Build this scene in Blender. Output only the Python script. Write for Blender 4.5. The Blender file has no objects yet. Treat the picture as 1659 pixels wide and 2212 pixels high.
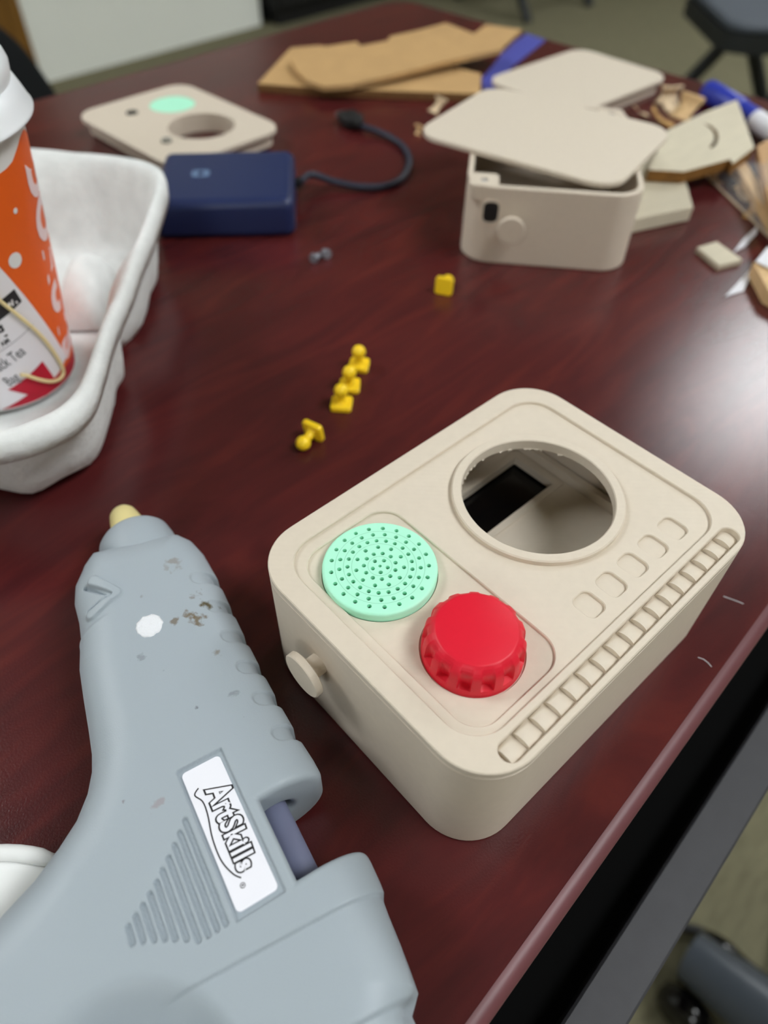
import bpy, bmesh, math, random
import numpy as np
from mathutils import Vector, Matrix
from mathutils.geometry import tessellate_polygon

SC = bpy.context.scene
COL = SC.collection
MM = 0.001
# ------------------------------------------------------------------ camera
# Everything is laid out in millimetres; the toy radio stands at the origin, the table top is z = 0.
CAM = np.array([-114.268, -69.095, 204.977])
CR = np.array([[0.74091494, -0.67149808, 0.01163581],
               [0.49951896, 0.56257274, 0.65878124],
               [0.44891633, 0.48228856, -0.75224456]])
FPX, IW, IH = 1538.8, 1659.0, 2212.0
cd = bpy.data.cameras.new('camera')
cam = bpy.data.objects.new('camera', cd)
COL.objects.link(cam)
cd.sensor_fit = 'VERTICAL'
cd.sensor_height = 7.5
cd.sensor_width = 5.625
cd.lens = FPX * 7.5 / IH
cd.clip_start = 0.01
cd.clip_end = 60
M = Matrix.Identity(4)
for r in range(3):
    M[r][0], M[r][1], M[r][2], M[r][3] = CR[0][r], CR[1][r], -CR[2][r], CAM[r] * MM
cam.matrix_world = M
cd.dof.use_dof = True
cd.dof.focus_distance = 0.190
cd.dof.aperture_fstop = 1.75
SC.camera = cam
# ------------------------------------------------------------------ world, view, lights
w = bpy.data.worlds.new('world')
SC.world = w
w.use_nodes = True
w.node_tree.nodes['Background'].inputs[0].default_value = (0.75, 0.8, 0.85, 1)
w.node_tree.nodes['Background'].inputs[1].default_value = 0.05
vs = SC.view_settings
vs.view_transform = 'Standard'
vs.look = 'None'
vs.gamma = 1
vs.use_curve_mapping = False
vs.exposure = 0.0
LAMP = 20.1          # emission strength of the ceiling light diffusers
CEIL = 1780.0        # ceiling height above the table top
FLOOR = -740.0
SC.cycles.max_bounces = 7
SC.cycles.diffuse_bounces = 4
SC.cycles.glossy_bounces = 3
SC.cycles.caustics_reflective = False
SC.cycles.caustics_refractive = False
TH = math.radians(4.0)   # the table and the room are turned this much against the toy radio


def un(u, v, z=0.0):
    """point at height z seen at pixel (u, v) of the 1659 x 2212 frame"""
    d = CR.T @ np.array([(u - IW / 2) / FPX, -(v - IH / 2) / FPX, 1.0])
    t = (z - CAM[2]) / d[2]
    return CAM + t * d


def un2(u, v, z=0.0):
    q = un(u, v, z)
    return (float(q[0]), float(q[1]))


E1 = (math.cos(TH), math.sin(TH))
E2 = (-math.sin(TH), math.cos(TH))


def rm(a, b, z=0.0):
    """room / table coordinates (a along the long table edge, b across) to world"""
    return (a * E1[0] + b * E2[0], a * E1[1] + b * E2[1], z)


# ------------------------------------------------------------------ materials
def lin(c):
    out = []
    for x in c:
        x /= 255.0
        out.append(x / 12.92 if x <= 0.04045 else ((x + 0.055) / 1.055) ** 2.4)
    return (*out, 1.0)


MATS = {}


def mat(name, col, rough=0.5, spec=0.5, var=0.0, vscale=200.0, bump=0.0, bscale=800.0, stretch=(1, 1, 1),
        metal=0.0, trans=0.0, coat=0.0, sss=0.0, alpha=1.0, ior=1.45):
    m = bpy.data.materials.new(name)
    m.use_nodes = True
    nt = m.node_tree
    b = nt.nodes['Principled BSDF']
    b.inputs['Base Color'].default_value = lin(col)
    b.inputs['Roughness'].default_value = rough
    b.inputs['Specular IOR Level'].default_value = spec
    b.inputs['Metallic'].default_value = metal
    b.inputs['Transmission Weight'].default_value = trans
    b.inputs['Coat Weight'].default_value = coat
    b.inputs['IOR'].default_value = ior
    if sss:
        b.inputs['Subsurface Weight'].default_value = sss
        b.inputs['Subsurface Radius'].default_value = (0.002, 0.002, 0.0015)
    if alpha < 1:
        b.inputs['Alpha'].default_value = alpha
    if var or bump:
        tc = nt.nodes.new('ShaderNodeTexCoord')
        mp = nt.nodes.new('ShaderNodeMapping')
        mp.inputs['Scale'].default_value = stretch
        nt.links.new(tc.outputs['Object'], mp.inputs['Vector'])
    if var:
        n = nt.nodes.new('ShaderNodeTexNoise')
        n.inputs['Scale'].default_value = vscale
        n.inputs['Detail'].default_value = 5
        nt.links.new(mp.outputs['Vector'], n.inputs['Vector'])
        mx = nt.nodes.new('ShaderNodeMix')
        mx.data_type = 'RGBA'
        mx.inputs['A'].default_value = lin([max(0, x * (1 - var)) for x in col])
        mx.inputs['B'].default_value = lin([min(255, x * (1 + var)) for x in col])
        nt.links.new(n.outputs['Fac'], mx.inputs['Factor'])
        nt.links.new(mx.outputs['Result'], b.inputs['Base Color'])
    if bump:
        n2 = nt.nodes.new('ShaderNodeTexNoise')
        n2.inputs['Scale'].default_value = bscale
        n2.inputs['Detail'].default_value = 4
        nt.links.new(mp.outputs['Vector'], n2.inputs['Vector'])
        bp = nt.nodes.new('ShaderNodeBump')
        bp.inputs['Strength'].default_value = bump
        bp.inputs['Distance'].default_value = 0.001
        nt.links.new(n2.outputs['Fac'], bp.inputs['Height'])
        nt.links.new(bp.outputs['Normal'], b.inputs['Normal'])
    MATS[name] = m
    return m


def printed(name, col, rough=0.45, strength=0.12, axis='Z', period=0.0002):
    """3D printed plastic: fine layer lines along one axis plus a little mottling"""
    m = mat(name, col, rough, 0.4, var=0.02, vscale=350)
    nt = m.node_tree
    b = nt.nodes['Principled BSDF']
    tc = nt.nodes.new('ShaderNodeTexCoord')
    wv = nt.nodes.new('ShaderNodeTexWave')
    wv.wave_type = 'BANDS'
    wv.bands_direction = axis
    wv.inputs['Scale'].default_value = 1.0 / period / 20.0 * math.pi
    wv.inputs['Distortion'].default_value = 0.4
    nt.links.new(tc.outputs['Object'], wv.inputs['Vector'])
    bp = nt.nodes.new('ShaderNodeBump')
    bp.inputs['Strength'].default_value = strength
    bp.inputs['Distance'].default_value = 0.0002
    nt.links.new(wv.outputs['Fac'], bp.inputs['Height'])
    nt.links.new(bp.outputs['Normal'], b.inputs['Normal'])
    return m


beige = printed('beige_print', (214, 201, 184), 0.5, 0.10, 'Z', 0.0003)
beige_top = printed('beige_print_face', (216, 204, 187), 0.5, 0.06, 'DIAGONAL', 0.0006)
mint = printed('mint_print', (180, 250, 218), 0.45, 0.1, 'Z', 0.0003)
red = printed('red_print', (222, 26, 50), 0.42, 0.1, 'Z', 0.0003)
black = mat('black_gloss', (9, 8, 9), 0.1)
blackm = mat('black_matte', (16, 16, 17), 0.6)
hole_shade = mat('shaded_mint', (14, 22, 18), 0.8)
yellow = mat('yellow_plastic', (255, 214, 36), 0.35, 0.5)
navy = mat('navy_case', (34, 45, 86), 0.38, 0.5, bump=0.05, bscale=3000)
navy_logo = mat('navy_logo', (98, 122, 156), 0.4)
cable_m = mat('cable_rubber', (38, 42, 58), 0.5)
cardb = mat('cardboard', (190, 154, 106), 0.75, 0.25, var=0.06, vscale=60, bump=0.1, bscale=400)
cardb_edge = mat('cardboard_edge', (120, 88, 56), 0.85, 0.2, var=0.25, vscale=500)
ply = mat('birch_ply', (203, 194, 172), 0.6, 0.3, var=0.05, vscale=40, stretch=(1, 5, 1))
ply_edge = mat('burnt_edge', (126, 88, 42), 0.7, 0.3, var=0.15, vscale=200)
wood_l = mat('pine_scrap', (212, 178, 132), 0.65, 0.3, var=0.12, vscale=60, stretch=(1, 6, 1))
wood_m = mat('tan_board', (186, 148, 106), 0.65, 0.3, var=0.1, vscale=50, stretch=(1, 5, 1))
pulp = mat('moulded_pulp', (230, 232, 231), 0.95, 0.1, var=0.06, vscale=120, bump=0.5, bscale=450)
lidw = mat('white_lid', (236, 238, 242), 0.32, 0.5)
paper_w = mat('cup_white', (226, 224, 222), 0.5, 0.4)
orange = mat('cup_orange', (232, 98, 28), 0.5, 0.4)
label_w = mat('label_paper', (232, 228, 232), 0.45, 0.4)
ink = mat('print_ink', (34, 32, 36), 0.5)
ink_g = mat('print_ink_grey', (96, 96, 100), 0.5)
magenta = mat('cup_red', (186, 24, 50), 0.5, 0.4)
pinkw = mat('cup_lettering', (240, 214, 214), 0.5, 0.4)
twine = mat('cream_string', (232, 212, 160), 0.8, 0.2, bump=0.3, bscale=3000)
gun_m = mat('gun_plastic', (163, 173, 181), 0.46, 0.45, bump=0.06, bscale=2500)
gun_lbl = mat('gun_label_white', (242, 242, 250), 0.22, 0.5)
nozzle_m = mat('nozzle_silicone', (226, 212, 150), 0.4, 0.5, sss=0.3)
stick_m = mat('glue_stick', (146, 151, 182), 0.35, 0.5, trans=0.35, ior=1.3)
glue_w = mat('dried_glue', (236, 238, 243), 0.4, 0.5, bump=0.6, bscale=900)
white_pl = mat('white_plastic', (240, 241, 240), 0.22, 0.5)
rail_m = mat('rail_steel', (57, 57, 61), 0.5, 0.5, var=0.08, vscale=150, bump=0.08, bscale=2500)
wall_m = mat('wall_paint', (244, 247, 241), 0.85, 0.2)
wall_m2 = mat('wall_paint_warm', (200, 196, 182), 0.85, 0.2)
ceil_m = mat('ceiling_tile', (214, 214, 208), 0.9, 0.2)
chair_blk = mat('chair_frame', (34, 37, 38), 0.5, 0.4)
chair_seat = mat('chair_seat_grey', (84, 90, 98), 0.6, 0.3)
chair_fab = mat('chair_fabric', (26, 28, 30), 0.85, 0.2)
door_m = mat('door_wood', (122, 86, 34), 0.5, 0.4, var=0.15, vscale=6, stretch=(6, 6, 1))
blue_m = mat('blue_plastic', (44, 58, 168), 0.35, 0.5)
reflection_blue = mat('reflection_blue', (84, 88, 176), 0.3, 0.5)
screw_m = mat('screw_steel', (150, 155, 165), 0.35, 0.5, metal=0.3)
plug_m = mat('plug_metal', (150, 152, 156), 0.3, 0.5, metal=0.9)
paper = mat('white_paper', (226, 226, 232), 0.7, 0.2)
chrome = mat('base_plastic', (70, 76, 84), 0.35, 0.5)

# clear bag
clear = mat('clear_film', (235, 240, 245), 0.12, 0.5, alpha=0.16)

# laminate table top: reddish wood grain, satin with a fine pebble
tab = mat('mahogany_laminate', (70, 24, 24), 0.2, 0.5)


def table_nodes():
    nt = tab.node_tree
    b = nt.nodes['Principled BSDF']
    tc = nt.nodes.new('ShaderNodeTexCoord')
    mp = nt.nodes.new('ShaderNodeMapping')
    mp.inputs['Rotation'].default_value = (0, 0, 0)
    mp.inputs['Scale'].default_value = (7.0, 34.0, 1.0)
    nt.links.new(tc.outputs['Object'], mp.inputs['Vector'])
    n = nt.nodes.new('ShaderNodeTexNoise')
    n.inputs['Scale'].default_value = 1.6
    n.inputs['Detail'].default_value = 7
    n.inputs['Roughness'].default_value = 0.6
    n.inputs['Distortion'].default_value = 1.2
    nt.links.new(mp.outputs['Vector'], n.inputs['Vector'])
    cr = nt.nodes.new('ShaderNodeValToRGB')
    e = cr.color_ramp.elements
    e[0].position, e[0].color = 0.3, lin((66, 25, 27))
    e[1].position, e[1].color = 0.74, lin((94, 36, 33))
    m2 = cr.color_ramp.elements.new(0.5)
    m2.color = lin((78, 29, 30))
    nt.links.new(n.outputs['Fac'], cr.inputs['Fac'])
    nt.links.new(cr.outputs['Color'], b.inputs['Base Color'])
    n2 = nt.nodes.new('ShaderNodeTexNoise')
    n2.inputs['Scale'].default_value = 1500
    n2.inputs['Detail'].default_value = 2
    nt.links.new(tc.outputs['Object'], n2.inputs['Vector'])
    bp = nt.nodes.new('ShaderNodeBump')
    bp.inputs['Strength'].default_value = 0.12
    bp.inputs['Distance'].default_value = 0.0005
    nt.links.new(n2.outputs['Fac'], bp.inputs['Height'])
    nt.links.new(bp.outputs['Normal'], b.inputs['Normal'])


table_nodes()

carpet = mat('carpet', (116, 112, 90), 0.95, 0.1, var=0.18, vscale=30, stretch=(1, 4, 1), bump=0.6, bscale=300)

# gun plastic gets brownish scorch marks and grey scuffs at fixed places


def gun_stains(spots):
    nt = gun_m.node_tree
    b = nt.nodes['Principled BSDF']
    tc = nt.nodes.new('ShaderNodeTexCoord')
    nz = nt.nodes.new('ShaderNodeTexNoise')
    nz.inputs['Scale'].default_value = 420
    nz.inputs['Detail'].default_value = 3
    nt.links.new(tc.outputs['Object'], nz.inputs['Vector'])
    prev = None
    rgb = nt.nodes.new('ShaderNodeRGB')
    rgb.outputs[0].default_value = b.inputs['Base Color'].default_value
    prev = rgb.outputs[0]
    for (x, y, r, col, amt) in spots:
        sx = nt.nodes.new('ShaderNodeVectorMath')
        sx.operation = 'SUBTRACT'
        nt.links.new(tc.outputs['Object'], sx.inputs[0])
        sx.inputs[1].default_value = (x * MM, y * MM, 0)
        ml = nt.nodes.new('ShaderNodeVectorMath')
        ml.operation = 'MULTIPLY'
        nt.links.new(sx.outputs[0], ml.inputs[0])
        ml.inputs[1].default_value = (1, 1, 0)
        ln = nt.nodes.new('ShaderNodeVectorMath')
        ln.operation = 'LENGTH'
        nt.links.new(ml.outputs[0], ln.inputs[0])
        mr = nt.nodes.new('ShaderNodeMapRange')
        mr.inputs['From Min'].default_value = 0
        mr.inputs['From Max'].default_value = r * MM
        mr.inputs['To Min'].default_value = 0.22
        mr.inputs['To Max'].default_value = -0.12
        nt.links.new(ln.outputs['Value'], mr.inputs['Value'])
        ad = nt.nodes.new('ShaderNodeMath')
        ad.operation = 'ADD'
        nt.links.new(mr.outputs[0], ad.inputs[0])
        nt.links.new(nz.outputs['Fac'], ad.inputs[1])
        m2 = nt.nodes.new('ShaderNodeMapRange')
        m2.inputs['From Min'].default_value = 0.58
        m2.inputs['From Max'].default_value = 0.74
        m2.inputs['To Max'].default_value = amt
        nt.links.new(ad.outputs[0], m2.inputs['Value'])
        # only inside the radius
        gt = nt.nodes.new('ShaderNodeMath')
        gt.operation = 'LESS_THAN'
        nt.links.new(ln.outputs['Value'], gt.inputs[0])
        gt.inputs[1].default_value = r * MM
        mu = nt.nodes.new('ShaderNodeMath')
        mu.operation = 'MULTIPLY'
        nt.links.new(m2.outputs[0], mu.inputs[0])
        nt.links.new(gt.outputs[0], mu.inputs[1])
        mx = nt.nodes.new('ShaderNodeMix')
        mx.data_type = 'RGBA'
        nt.links.new(mu.outputs[0], mx.inputs['Factor'])
        nt.links.new(prev, mx.inputs['A'])
        mx.inputs['B'].default_value = lin(col)
        prev = mx.outputs['Result']
    nt.links.new(prev, b.inputs['Base Color'])


# ------------------------------------------------------------------ mesh helpers
class MB:
    def __init__(self):
        self.v = []
        self.f = []

    def add(self, vs, fs):
        o = len(self.v)
        self.v += [tuple(map(float, p)) for p in vs]
        self.f += [tuple(i + o for i in f) for f in fs]

    def cap(self, outer, holes=(), z=0.0):
        loops = [outer] + list(holes)
        pts = [(p[0], p[1], z if len(p) == 2 else p[2]) for l in loops for p in l]
        tri = tessellate_polygon([[Vector((p[0], p[1], 0)) for p in l] for l in loops])
        self.add(pts, tri)

    def band(self, a, b, closed=True):
        n = len(a)
        fs = [(i, (i + 1) % n, n + (i + 1) % n, n + i) for i in range(n if closed else n - 1)]
        self.add(list(a) + list(b), fs)

    def wall(self, loop, z0, z1, loop1=None):
        l1 = loop1 or loop
        self.band([(p[0], p[1], z0) for p in loop], [(p[0], p[1], z1) for p in l1])

    def prism(self, outer, z0, z1, holes=(), ch=0.0):
        if ch:
            o2 = inset(outer, ch)
            h2 = [inset(h, -ch) for h in holes]
            self.cap(o2, h2, z1)
            self.cap(o2, h2, z0)
            self.wall(o2, z1, z1 - ch, outer)
            self.wall(outer, z1 - ch, z0 + ch)
            self.wall(outer, z0 + ch, z0, o2)
            for h, hh in zip(holes, h2):
                self.wall(hh, z1, z1 - ch, h)
                self.wall(h, z1 - ch, z0 + ch)
                self.wall(h, z0 + ch, z0, hh)
        else:
            self.cap(outer, holes, z0)
            self.cap(outer, holes, z1)
            self.wall(outer, z0, z1)
            for h in holes:
                self.wall(h, z0, z1)

    def box(self, x0, x1, y0, y1, z0, z1):
        self.prism([(x0, y0), (x1, y0), (x1, y1), (x0, y1)], z0, z1)

    def lathe(self, prof, n=48, c=(0, 0), fn=None):
        """prof: list of (r, z); closed at both ends when r = 0"""
        rings = []
        for r, z in prof:
            rings.append([(c[0] + r * math.cos(2 * math.pi * k / n) * (fn(k, n, r, z) if fn else 1),
                           c[1] + r * math.sin(2 * math.pi * k / n) * (fn(k, n, r, z) if fn else 1), z) for k in range(n)])
        o = len(self.v)
        for rg in rings:
            self.v += rg
        for i in range(len(rings) - 1):
            for k in range(n):
                self.f.append((o + i * n + k, o + i * n + (k + 1) % n, o + (i + 1) * n + (k + 1) % n, o + (i + 1) * n + k))

    def tube(self, path, r, n=10, caps=True):
        P = [Vector(p) for p in path]
        rings = []
        up = Vector((0, 0, 1))
        for i, p in enumerate(P):
            t = (P[min(i + 1, len(P) - 1)] - P[max(i - 1, 0)]).normalized()
            a = t.cross(up)
            if a.length < 1e-3:
                a = t.cross(Vector((1, 0, 0)))
            a.normalize()
            b = a.cross(t)
            rr = r[i] if isinstance(r, (list, tuple)) else r
            rings.append([tuple(p + rr * (math.cos(2 * math.pi * k / n) * a + math.sin(2 * math.pi * k / n) * b)) for k in range(n)])
        o = len(self.v)
        for rg in rings:
            self.v += rg
        for i in range(len(rings) - 1):
            for k in range(n):
                self.f.append((o + i * n + k, o + i * n + (k + 1) % n, o + (i + 1) * n + (k + 1) % n, o + (i + 1) * n + k))
        if caps:
            self.f.append(tuple(o + k for k in range(n)))
            self.f.append(tuple(o + (len(rings) - 1) * n + k for k in range(n)))

    def bar(self, a, b, wx, wz, up=(0, 0, 1)):
        """square bar from a to b"""
        a, b = Vector(a), Vector(b)
        t = (b - a).normalized()
        s = t.cross(Vector(up))
        if s.length < 1e-3:
            s = t.cross(Vector((1, 0, 0)))
        s.normalize()
        u = s.cross(t)
        vs = []
        for p in (a, b):
            for i, j in ((-1, -1), (1, -1), (1, 1), (-1, 1)):
                vs.append(tuple(p + s * (i * wx / 2) + u * (j * wz / 2)))
        self.add(vs, [(0, 1, 2, 3), (4, 5, 6, 7), (0, 1, 5, 4), (1, 2, 6, 5), (2, 3, 7, 6), (3, 0, 4, 7)])

    def xf(self, fn):
        self.v = [tuple(fn(p)) for p in self.v]
        return self

    def mesh(self, name, m, smooth=None, merge=1e-7):
        me = bpy.data.meshes.new(name)
        bm = bmesh.new()
        vv = [bm.verts.new((p[0] * MM, p[1] * MM, p[2] * MM)) for p in self.v]
        for f in self.f:
            try:
                bm.faces.new([vv[i] for i in f])
            except ValueError:
                pass
        bmesh.ops.remove_doubles(bm, verts=bm.verts, dist=merge if merge else 1e-9)
        bmesh.ops.recalc_face_normals(bm, faces=bm.faces)
        bm.to_mesh(me)
        bm.free()
        me.materials.append(m)
        if smooth:
            for p in me.polygons:
                p.use_smooth = True
            me.set_sharp_from_angle(angle=math.radians(smooth))
        return me

    def build(self, name, m, parent=None, smooth=None, loc=(0, 0, 0), merge=1e-7):
        return link(name, self.mesh(name, m, smooth, merge), parent, loc)


def link(name, me, parent=None, loc=(0, 0, 0)):
    o = bpy.data.objects.new(name, me)
    COL.objects.link(o)
    o.location = (loc[0] * MM, loc[1] * MM, loc[2] * MM)
    if parent:
        o.parent = parent
    return o


def thing(name, label, cat, loc=(0, 0, 0), rz=0.0, group=None):
    o = bpy.data.objects.new(name, None)
    o.empty_display_size = 0.02
    COL.objects.link(o)
    o.location = (loc[0] * MM, loc[1] * MM, loc[2] * MM)
    o.rotation_euler = (0, 0, rz)
    return tag(o, label, cat, group)


def tag(o, label, cat, group=None):
    o['label'] = label
    o['category'] = cat
    if group:
        o['group'] = group
    return o


def struct(o):
    o['kind'] = 'structure'
    return o


def inset(pts, d):
    """move a closed outline inwards by d (either winding)"""
    n = len(pts)
    ar = sum(pts[i][0] * pts[(i + 1) % n][1] - pts[(i + 1) % n][0] * pts[i][1] for i in range(n))
    s = 1 if ar > 0 else -1
    out = []
    for i in range(n):
        a, b, c = pts[i - 1], pts[i], pts[(i + 1) % n]
        t1 = Vector((b[0] - a[0], b[1] - a[1]))
        t2 = Vector((c[0] - b[0], c[1] - b[1]))
        if t1.length < 1e-9:
            t1 = t2
        if t2.length < 1e-9:
            t2 = t1
        t1.normalize()
        t2.normalize()
        n1 = Vector((-t1.y, t1.x)) * s
        n2 = Vector((-t2.y, t2.x)) * s
        k = n1 + n2
        k = k / max(0.3, k.length_squared / 2.0)
        out.append((b[0] + k.x * d, b[1] + k.y * d))
    return out


def rrect(x0, x1, y0, y1, r, n=10):
    out = []
    for cx, cy, a0 in ((x1 - r, y1 - r, 0), (x0 + r, y1 - r, 90), (x0 + r, y0 + r, 180), (x1 - r, y0 + r, 270)):
        for k in range(n + 1):
            a = math.radians(a0 + 90 * k / n)
            out.append((cx + r * math.cos(a), cy + r * math.sin(a)))
    return out


def circ(cx, cy, r, n=64):
    return [(cx + r * math.cos(2 * math.pi * k / n), cy + r * math.sin(2 * math.pi * k / n)) for k in range(n)]


def smooth_poly(pts, it=2):
    for _ in range(it):
        q = []
        n = len(pts)
        for i in range(n):
            a, b = pts[i], pts[(i + 1) % n]
            q.append((a[0] * .75 + b[0] * .25, a[1] * .75 + b[1] * .25))
            q.append((a[0] * .25 + b[0] * .75, a[1] * .25 + b[1] * .75))
        pts = q
    return pts


def spline(pts, n=12):
    P = [Vector(p) for p in pts]
    out = []
    for i in range(len(P) - 1):
        p0, p1, p2, p3 = P[max(i - 1, 0)], P[i], P[i + 1], P[min(i + 2, len(P) - 1)]
        for k in range(n):
            t = k / n
            out.append(0.5 * ((2 * p1) + (p2 - p0) * t + (2 * p0 - 5 * p1 + 4 * p2 - p3) * t * t + (3 * p1 - p0 - 3 * p2 + p3) * t ** 3))
    out.append(P[-1])
    return [tuple(p) for p in out]


def text_mesh(body, size=1.0, offset=0.0, res=3, shear=0.0, space=1.0, align='LEFT'):
    c = bpy.data.curves.new('lettering', 'FONT')
    c.body = body
    c.size = size
    c.offset = offset
    c.resolution_u = res
    c.shear = shear
    c.space_character = space
    c.align_x = align
    o = bpy.data.objects.new('lettering_tmp', c)
    COL.objects.link(o)
    dg = bpy.context.evaluated_depsgraph_get()
    me = bpy.data.meshes.new_from_object(o.evaluated_get(dg))
    vs = [tuple(v.co) for v in me.vertices]
    fs = [tuple(p.vertices) for p in me.polygons]
    bpy.data.objects.remove(o)
    bpy.data.curves.remove(c)
    bpy.data.meshes.remove(me)
    return vs, fs


# ================================================================== THE ROOM
RA0, RA1, RB0, RB1 = -3600.0, 5600.0, -3600.0, 2840.0


def quad(name, pts, m):
    b = MB()
    b.add(pts, [(0, 1, 2, 3)])
    return struct(b.build(name, m))


def slab(name, a0, a1, b0, b1, z0, z1, m):
    b = MB()
    b.add([rm(a, bb, z) for z in (z0, z1) for a, bb in ((a0, b0), (a1, b0), (a1, b1), (a0, b1))],
          [(0, 1, 2, 3), (4, 5, 6, 7), (0, 1, 5, 4), (1, 2, 6, 5), (2, 3, 7, 6), (3, 0, 4, 7)])
    return b.build(name, m)


struct(slab('floor', RA0, RA1, RB0, 4200, FLOOR - 50, FLOOR, carpet))
struct(slab('ceiling', RA0, RA1, RB0, 4200, CEIL, CEIL + 50, ceil_m))
# the pale wall ends at a = 2180, beyond it the room goes deeper
struct(slab('wall_back', 1118, 2150, RB1, RB1 + 120, FLOOR, CEIL, wall_m))
struct(slab('wall_back_return', 2040, 2150, RB1 + 120, 4200, FLOOR, CEIL, wall_m))
struct(slab('wall_back_left', RA0, 1118, RB1 + 30, RB1 + 120, FLOOR, CEIL, wall_m))
struct(slab('wall_far', 2040, RA1, 4200, 4300, FLOOR, CEIL, wall_m2))
struct(slab('wall_right', RA1, RA1 + 100, RB0, 4200, FLOOR, CEIL, wall_m2))
struct(slab('wall_left', RA0 - 100, RA0, RB0, RB1 + 120, FLOOR, CEIL, wall_m2))
struct(slab('wall_front', RA0, RA1, RB0 - 100, RB0, FLOOR, CEIL, wall_m2))
# wooden door in the wall at the left
dr = thing('door_1', 'brown wooden door in the pale wall', 'door', rm(598, RB1 + 14, FLOOR), TH)
del dr['category']
struct(dr)
b = MB()
b.box(-470, 470, -14, 14, 0, 2030)
b.build('door_leaf', door_m, dr)
b = MB()
b.box(-530, -470, -20, 16, 0, 2090)
b.box(470, 518, -20, 16, 0, 2090)
b.box(-470, 470, -20, 16, 2030, 2090)
b.build('door_frame', door_m, dr)
b = MB()
b.tube([(-410, -14, 960), (-410, -60, 960), (-300, -62, 960)], 9, 8)
b.build('door_handle', plug_m, dr)

# ceiling lights
em = bpy.data.materials.new('lamp_diffuser')
em.use_nodes = True
nt = em.node_tree
nt.nodes['Principled BSDF'].inputs['Base Color'].default_value = (0.9, 0.9, 0.9, 1)
nt.nodes['Principled BSDF'].inputs['Emission Color'].default_value = (0.95, 0.985, 1.0, 1)
nt.nodes['Principled BSDF'].inputs['Emission Strength'].default_value = LAMP
pb_ = MB()
pb_.box(-560, 560, -270, 270, -6, -2)
me_diff = pb_.mesh('diffuser', em)
pb_ = MB()
pb_.prism(rrect(-600, 600, -300, 300, 1, 1), -12, -0.5, [rrect(-560, 560, -270, 270, 1, 1)])
me_frame = pb_.mesh('frame', lidw)
LIGHTS = [(3000, 400, 0, 'beyond the far right end of the table'), (-950, 1800, 90, 'to the left behind the cup'), (650, -1050, 0, 'behind the photographer, added to brighten the near sides'),  # the unseen lamp behind the photographer is added to lift the camera-facing sides
          (4700, -1000, 90, 'near the right wall'), (-2700, -1600, 0, 'in the front left corner')]
for a, bb, turn, where in LIGHTS:
    L = thing('ceiling_light', 'white flat ceiling light ' + where, 'light', rm(a, bb, CEIL), TH + math.radians(turn), 'ceiling lights')
    link('diffuser', me_diff, L)
    link('frame', me_frame, L)

# ================================================================== THE TABLE
tb = thing('table', 'dark reddish brown wood-grain table with rounded edge', 'table', (0, 0, FLOOR), TH)
TZ = -FLOOR
T0A, T1A, T0B, T1B = -1296.0, 533.0, -62.7, 538.5
out0 = rrect(T0A, T1A, T0B, T1B, 26, 8)
b = MB()
b.cap(out0, [], TZ)
b.wall(out0, TZ, TZ - 27)
b.cap(out0, [], TZ - 27)
b.build('table_top', tab, tb, 40)
b = MB()
prev, pz = out0, TZ + 0.15
for k in range(1, 9):
    a = math.pi / 2 * k / 8
    nx = inset(out0, -4.2 * math.sin(a))
    nz = TZ + 0.15 - 3.4 * (1 - math.cos(a))
    b.wall(prev, pz, nz, nx)
    prev, pz = nx, nz
b.wall(prev, pz, TZ - 24)
nx = inset(prev, 3)
b.wall(prev, TZ - 24, TZ - 27, nx)
b.build('edge_band', mat('edge_band', (104, 60, 64), 0.42, 0.5), tb, 60)
b = MB()
b.box(T0A + 40, T1A - 40, T0B - 21.0, T0B + 60, TZ - 72, TZ - 66)
b.build('gap_filler', mat('gap_black', (8, 8, 8), 0.9, 0.1), tb)  # black panel added to keep the gap beside the table edge dark
b = MB()
b.prism(rrect(T0A + 30, T1A + 120, -98.4, -83.8, 2.0, 4), TZ - 76, TZ - 54, ch=0.8)
b.build('steel_rail', rail_m, tb, 40)
for la, lb in ((T0A + 120, T0B + 70), (T0A + 120, T1B - 70), (T1A - 120, T0B + 70), (T1A - 120, T1B - 70)):
    b = MB()
    b.box(la - 16, la + 16, lb - 16, lb + 16, 0, TZ - 27)
    b.build('table_leg', chair_blk, tb)
for bb in (T0B + 70, T1B - 70):
    b = MB()
    b.box(T0A + 120, T1A - 120, bb - 10, bb + 10, TZ - 60, TZ - 28)
    b.build('table_apron', chair_blk, tb)

# ================================================================== THE TOY RADIO
H = 47.8
X0, X1, Y0, Y1, RC = -60.0, 60.0, -45.5, 45.5, 15.6
radio = thing('toy_radio', 'beige 3D printed toy radio box with red knob and mint speaker', 'toy radio')
ZS = H - 2.6     # seam between lid and case
# --- case
b = MB()
oc = rrect(X0, X1, Y0, Y1, RC, 14)
ic = rrect(X0 + 2.4, X1 - 2.4, Y0 + 2.4, Y1 - 2.4, RC - 2.4, 14)
ob = inset(oc, 0.7)
b.cap(ob, [], 0)
b.wall(ob, 0, 0.7, oc)
b.wall(oc, 0.7, ZS - 0.45)
b.wall(oc, ZS - 0.45, ZS - 0.15, inset(oc, 0.5))
b.wall(inset(oc, 0.5), ZS - 0.15, ZS - 0.15, ic)
b.wall(ic, ZS - 0.15, 3)
b.cap(ic, [], 3)
b.build('case', beige, radio, 40)
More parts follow.
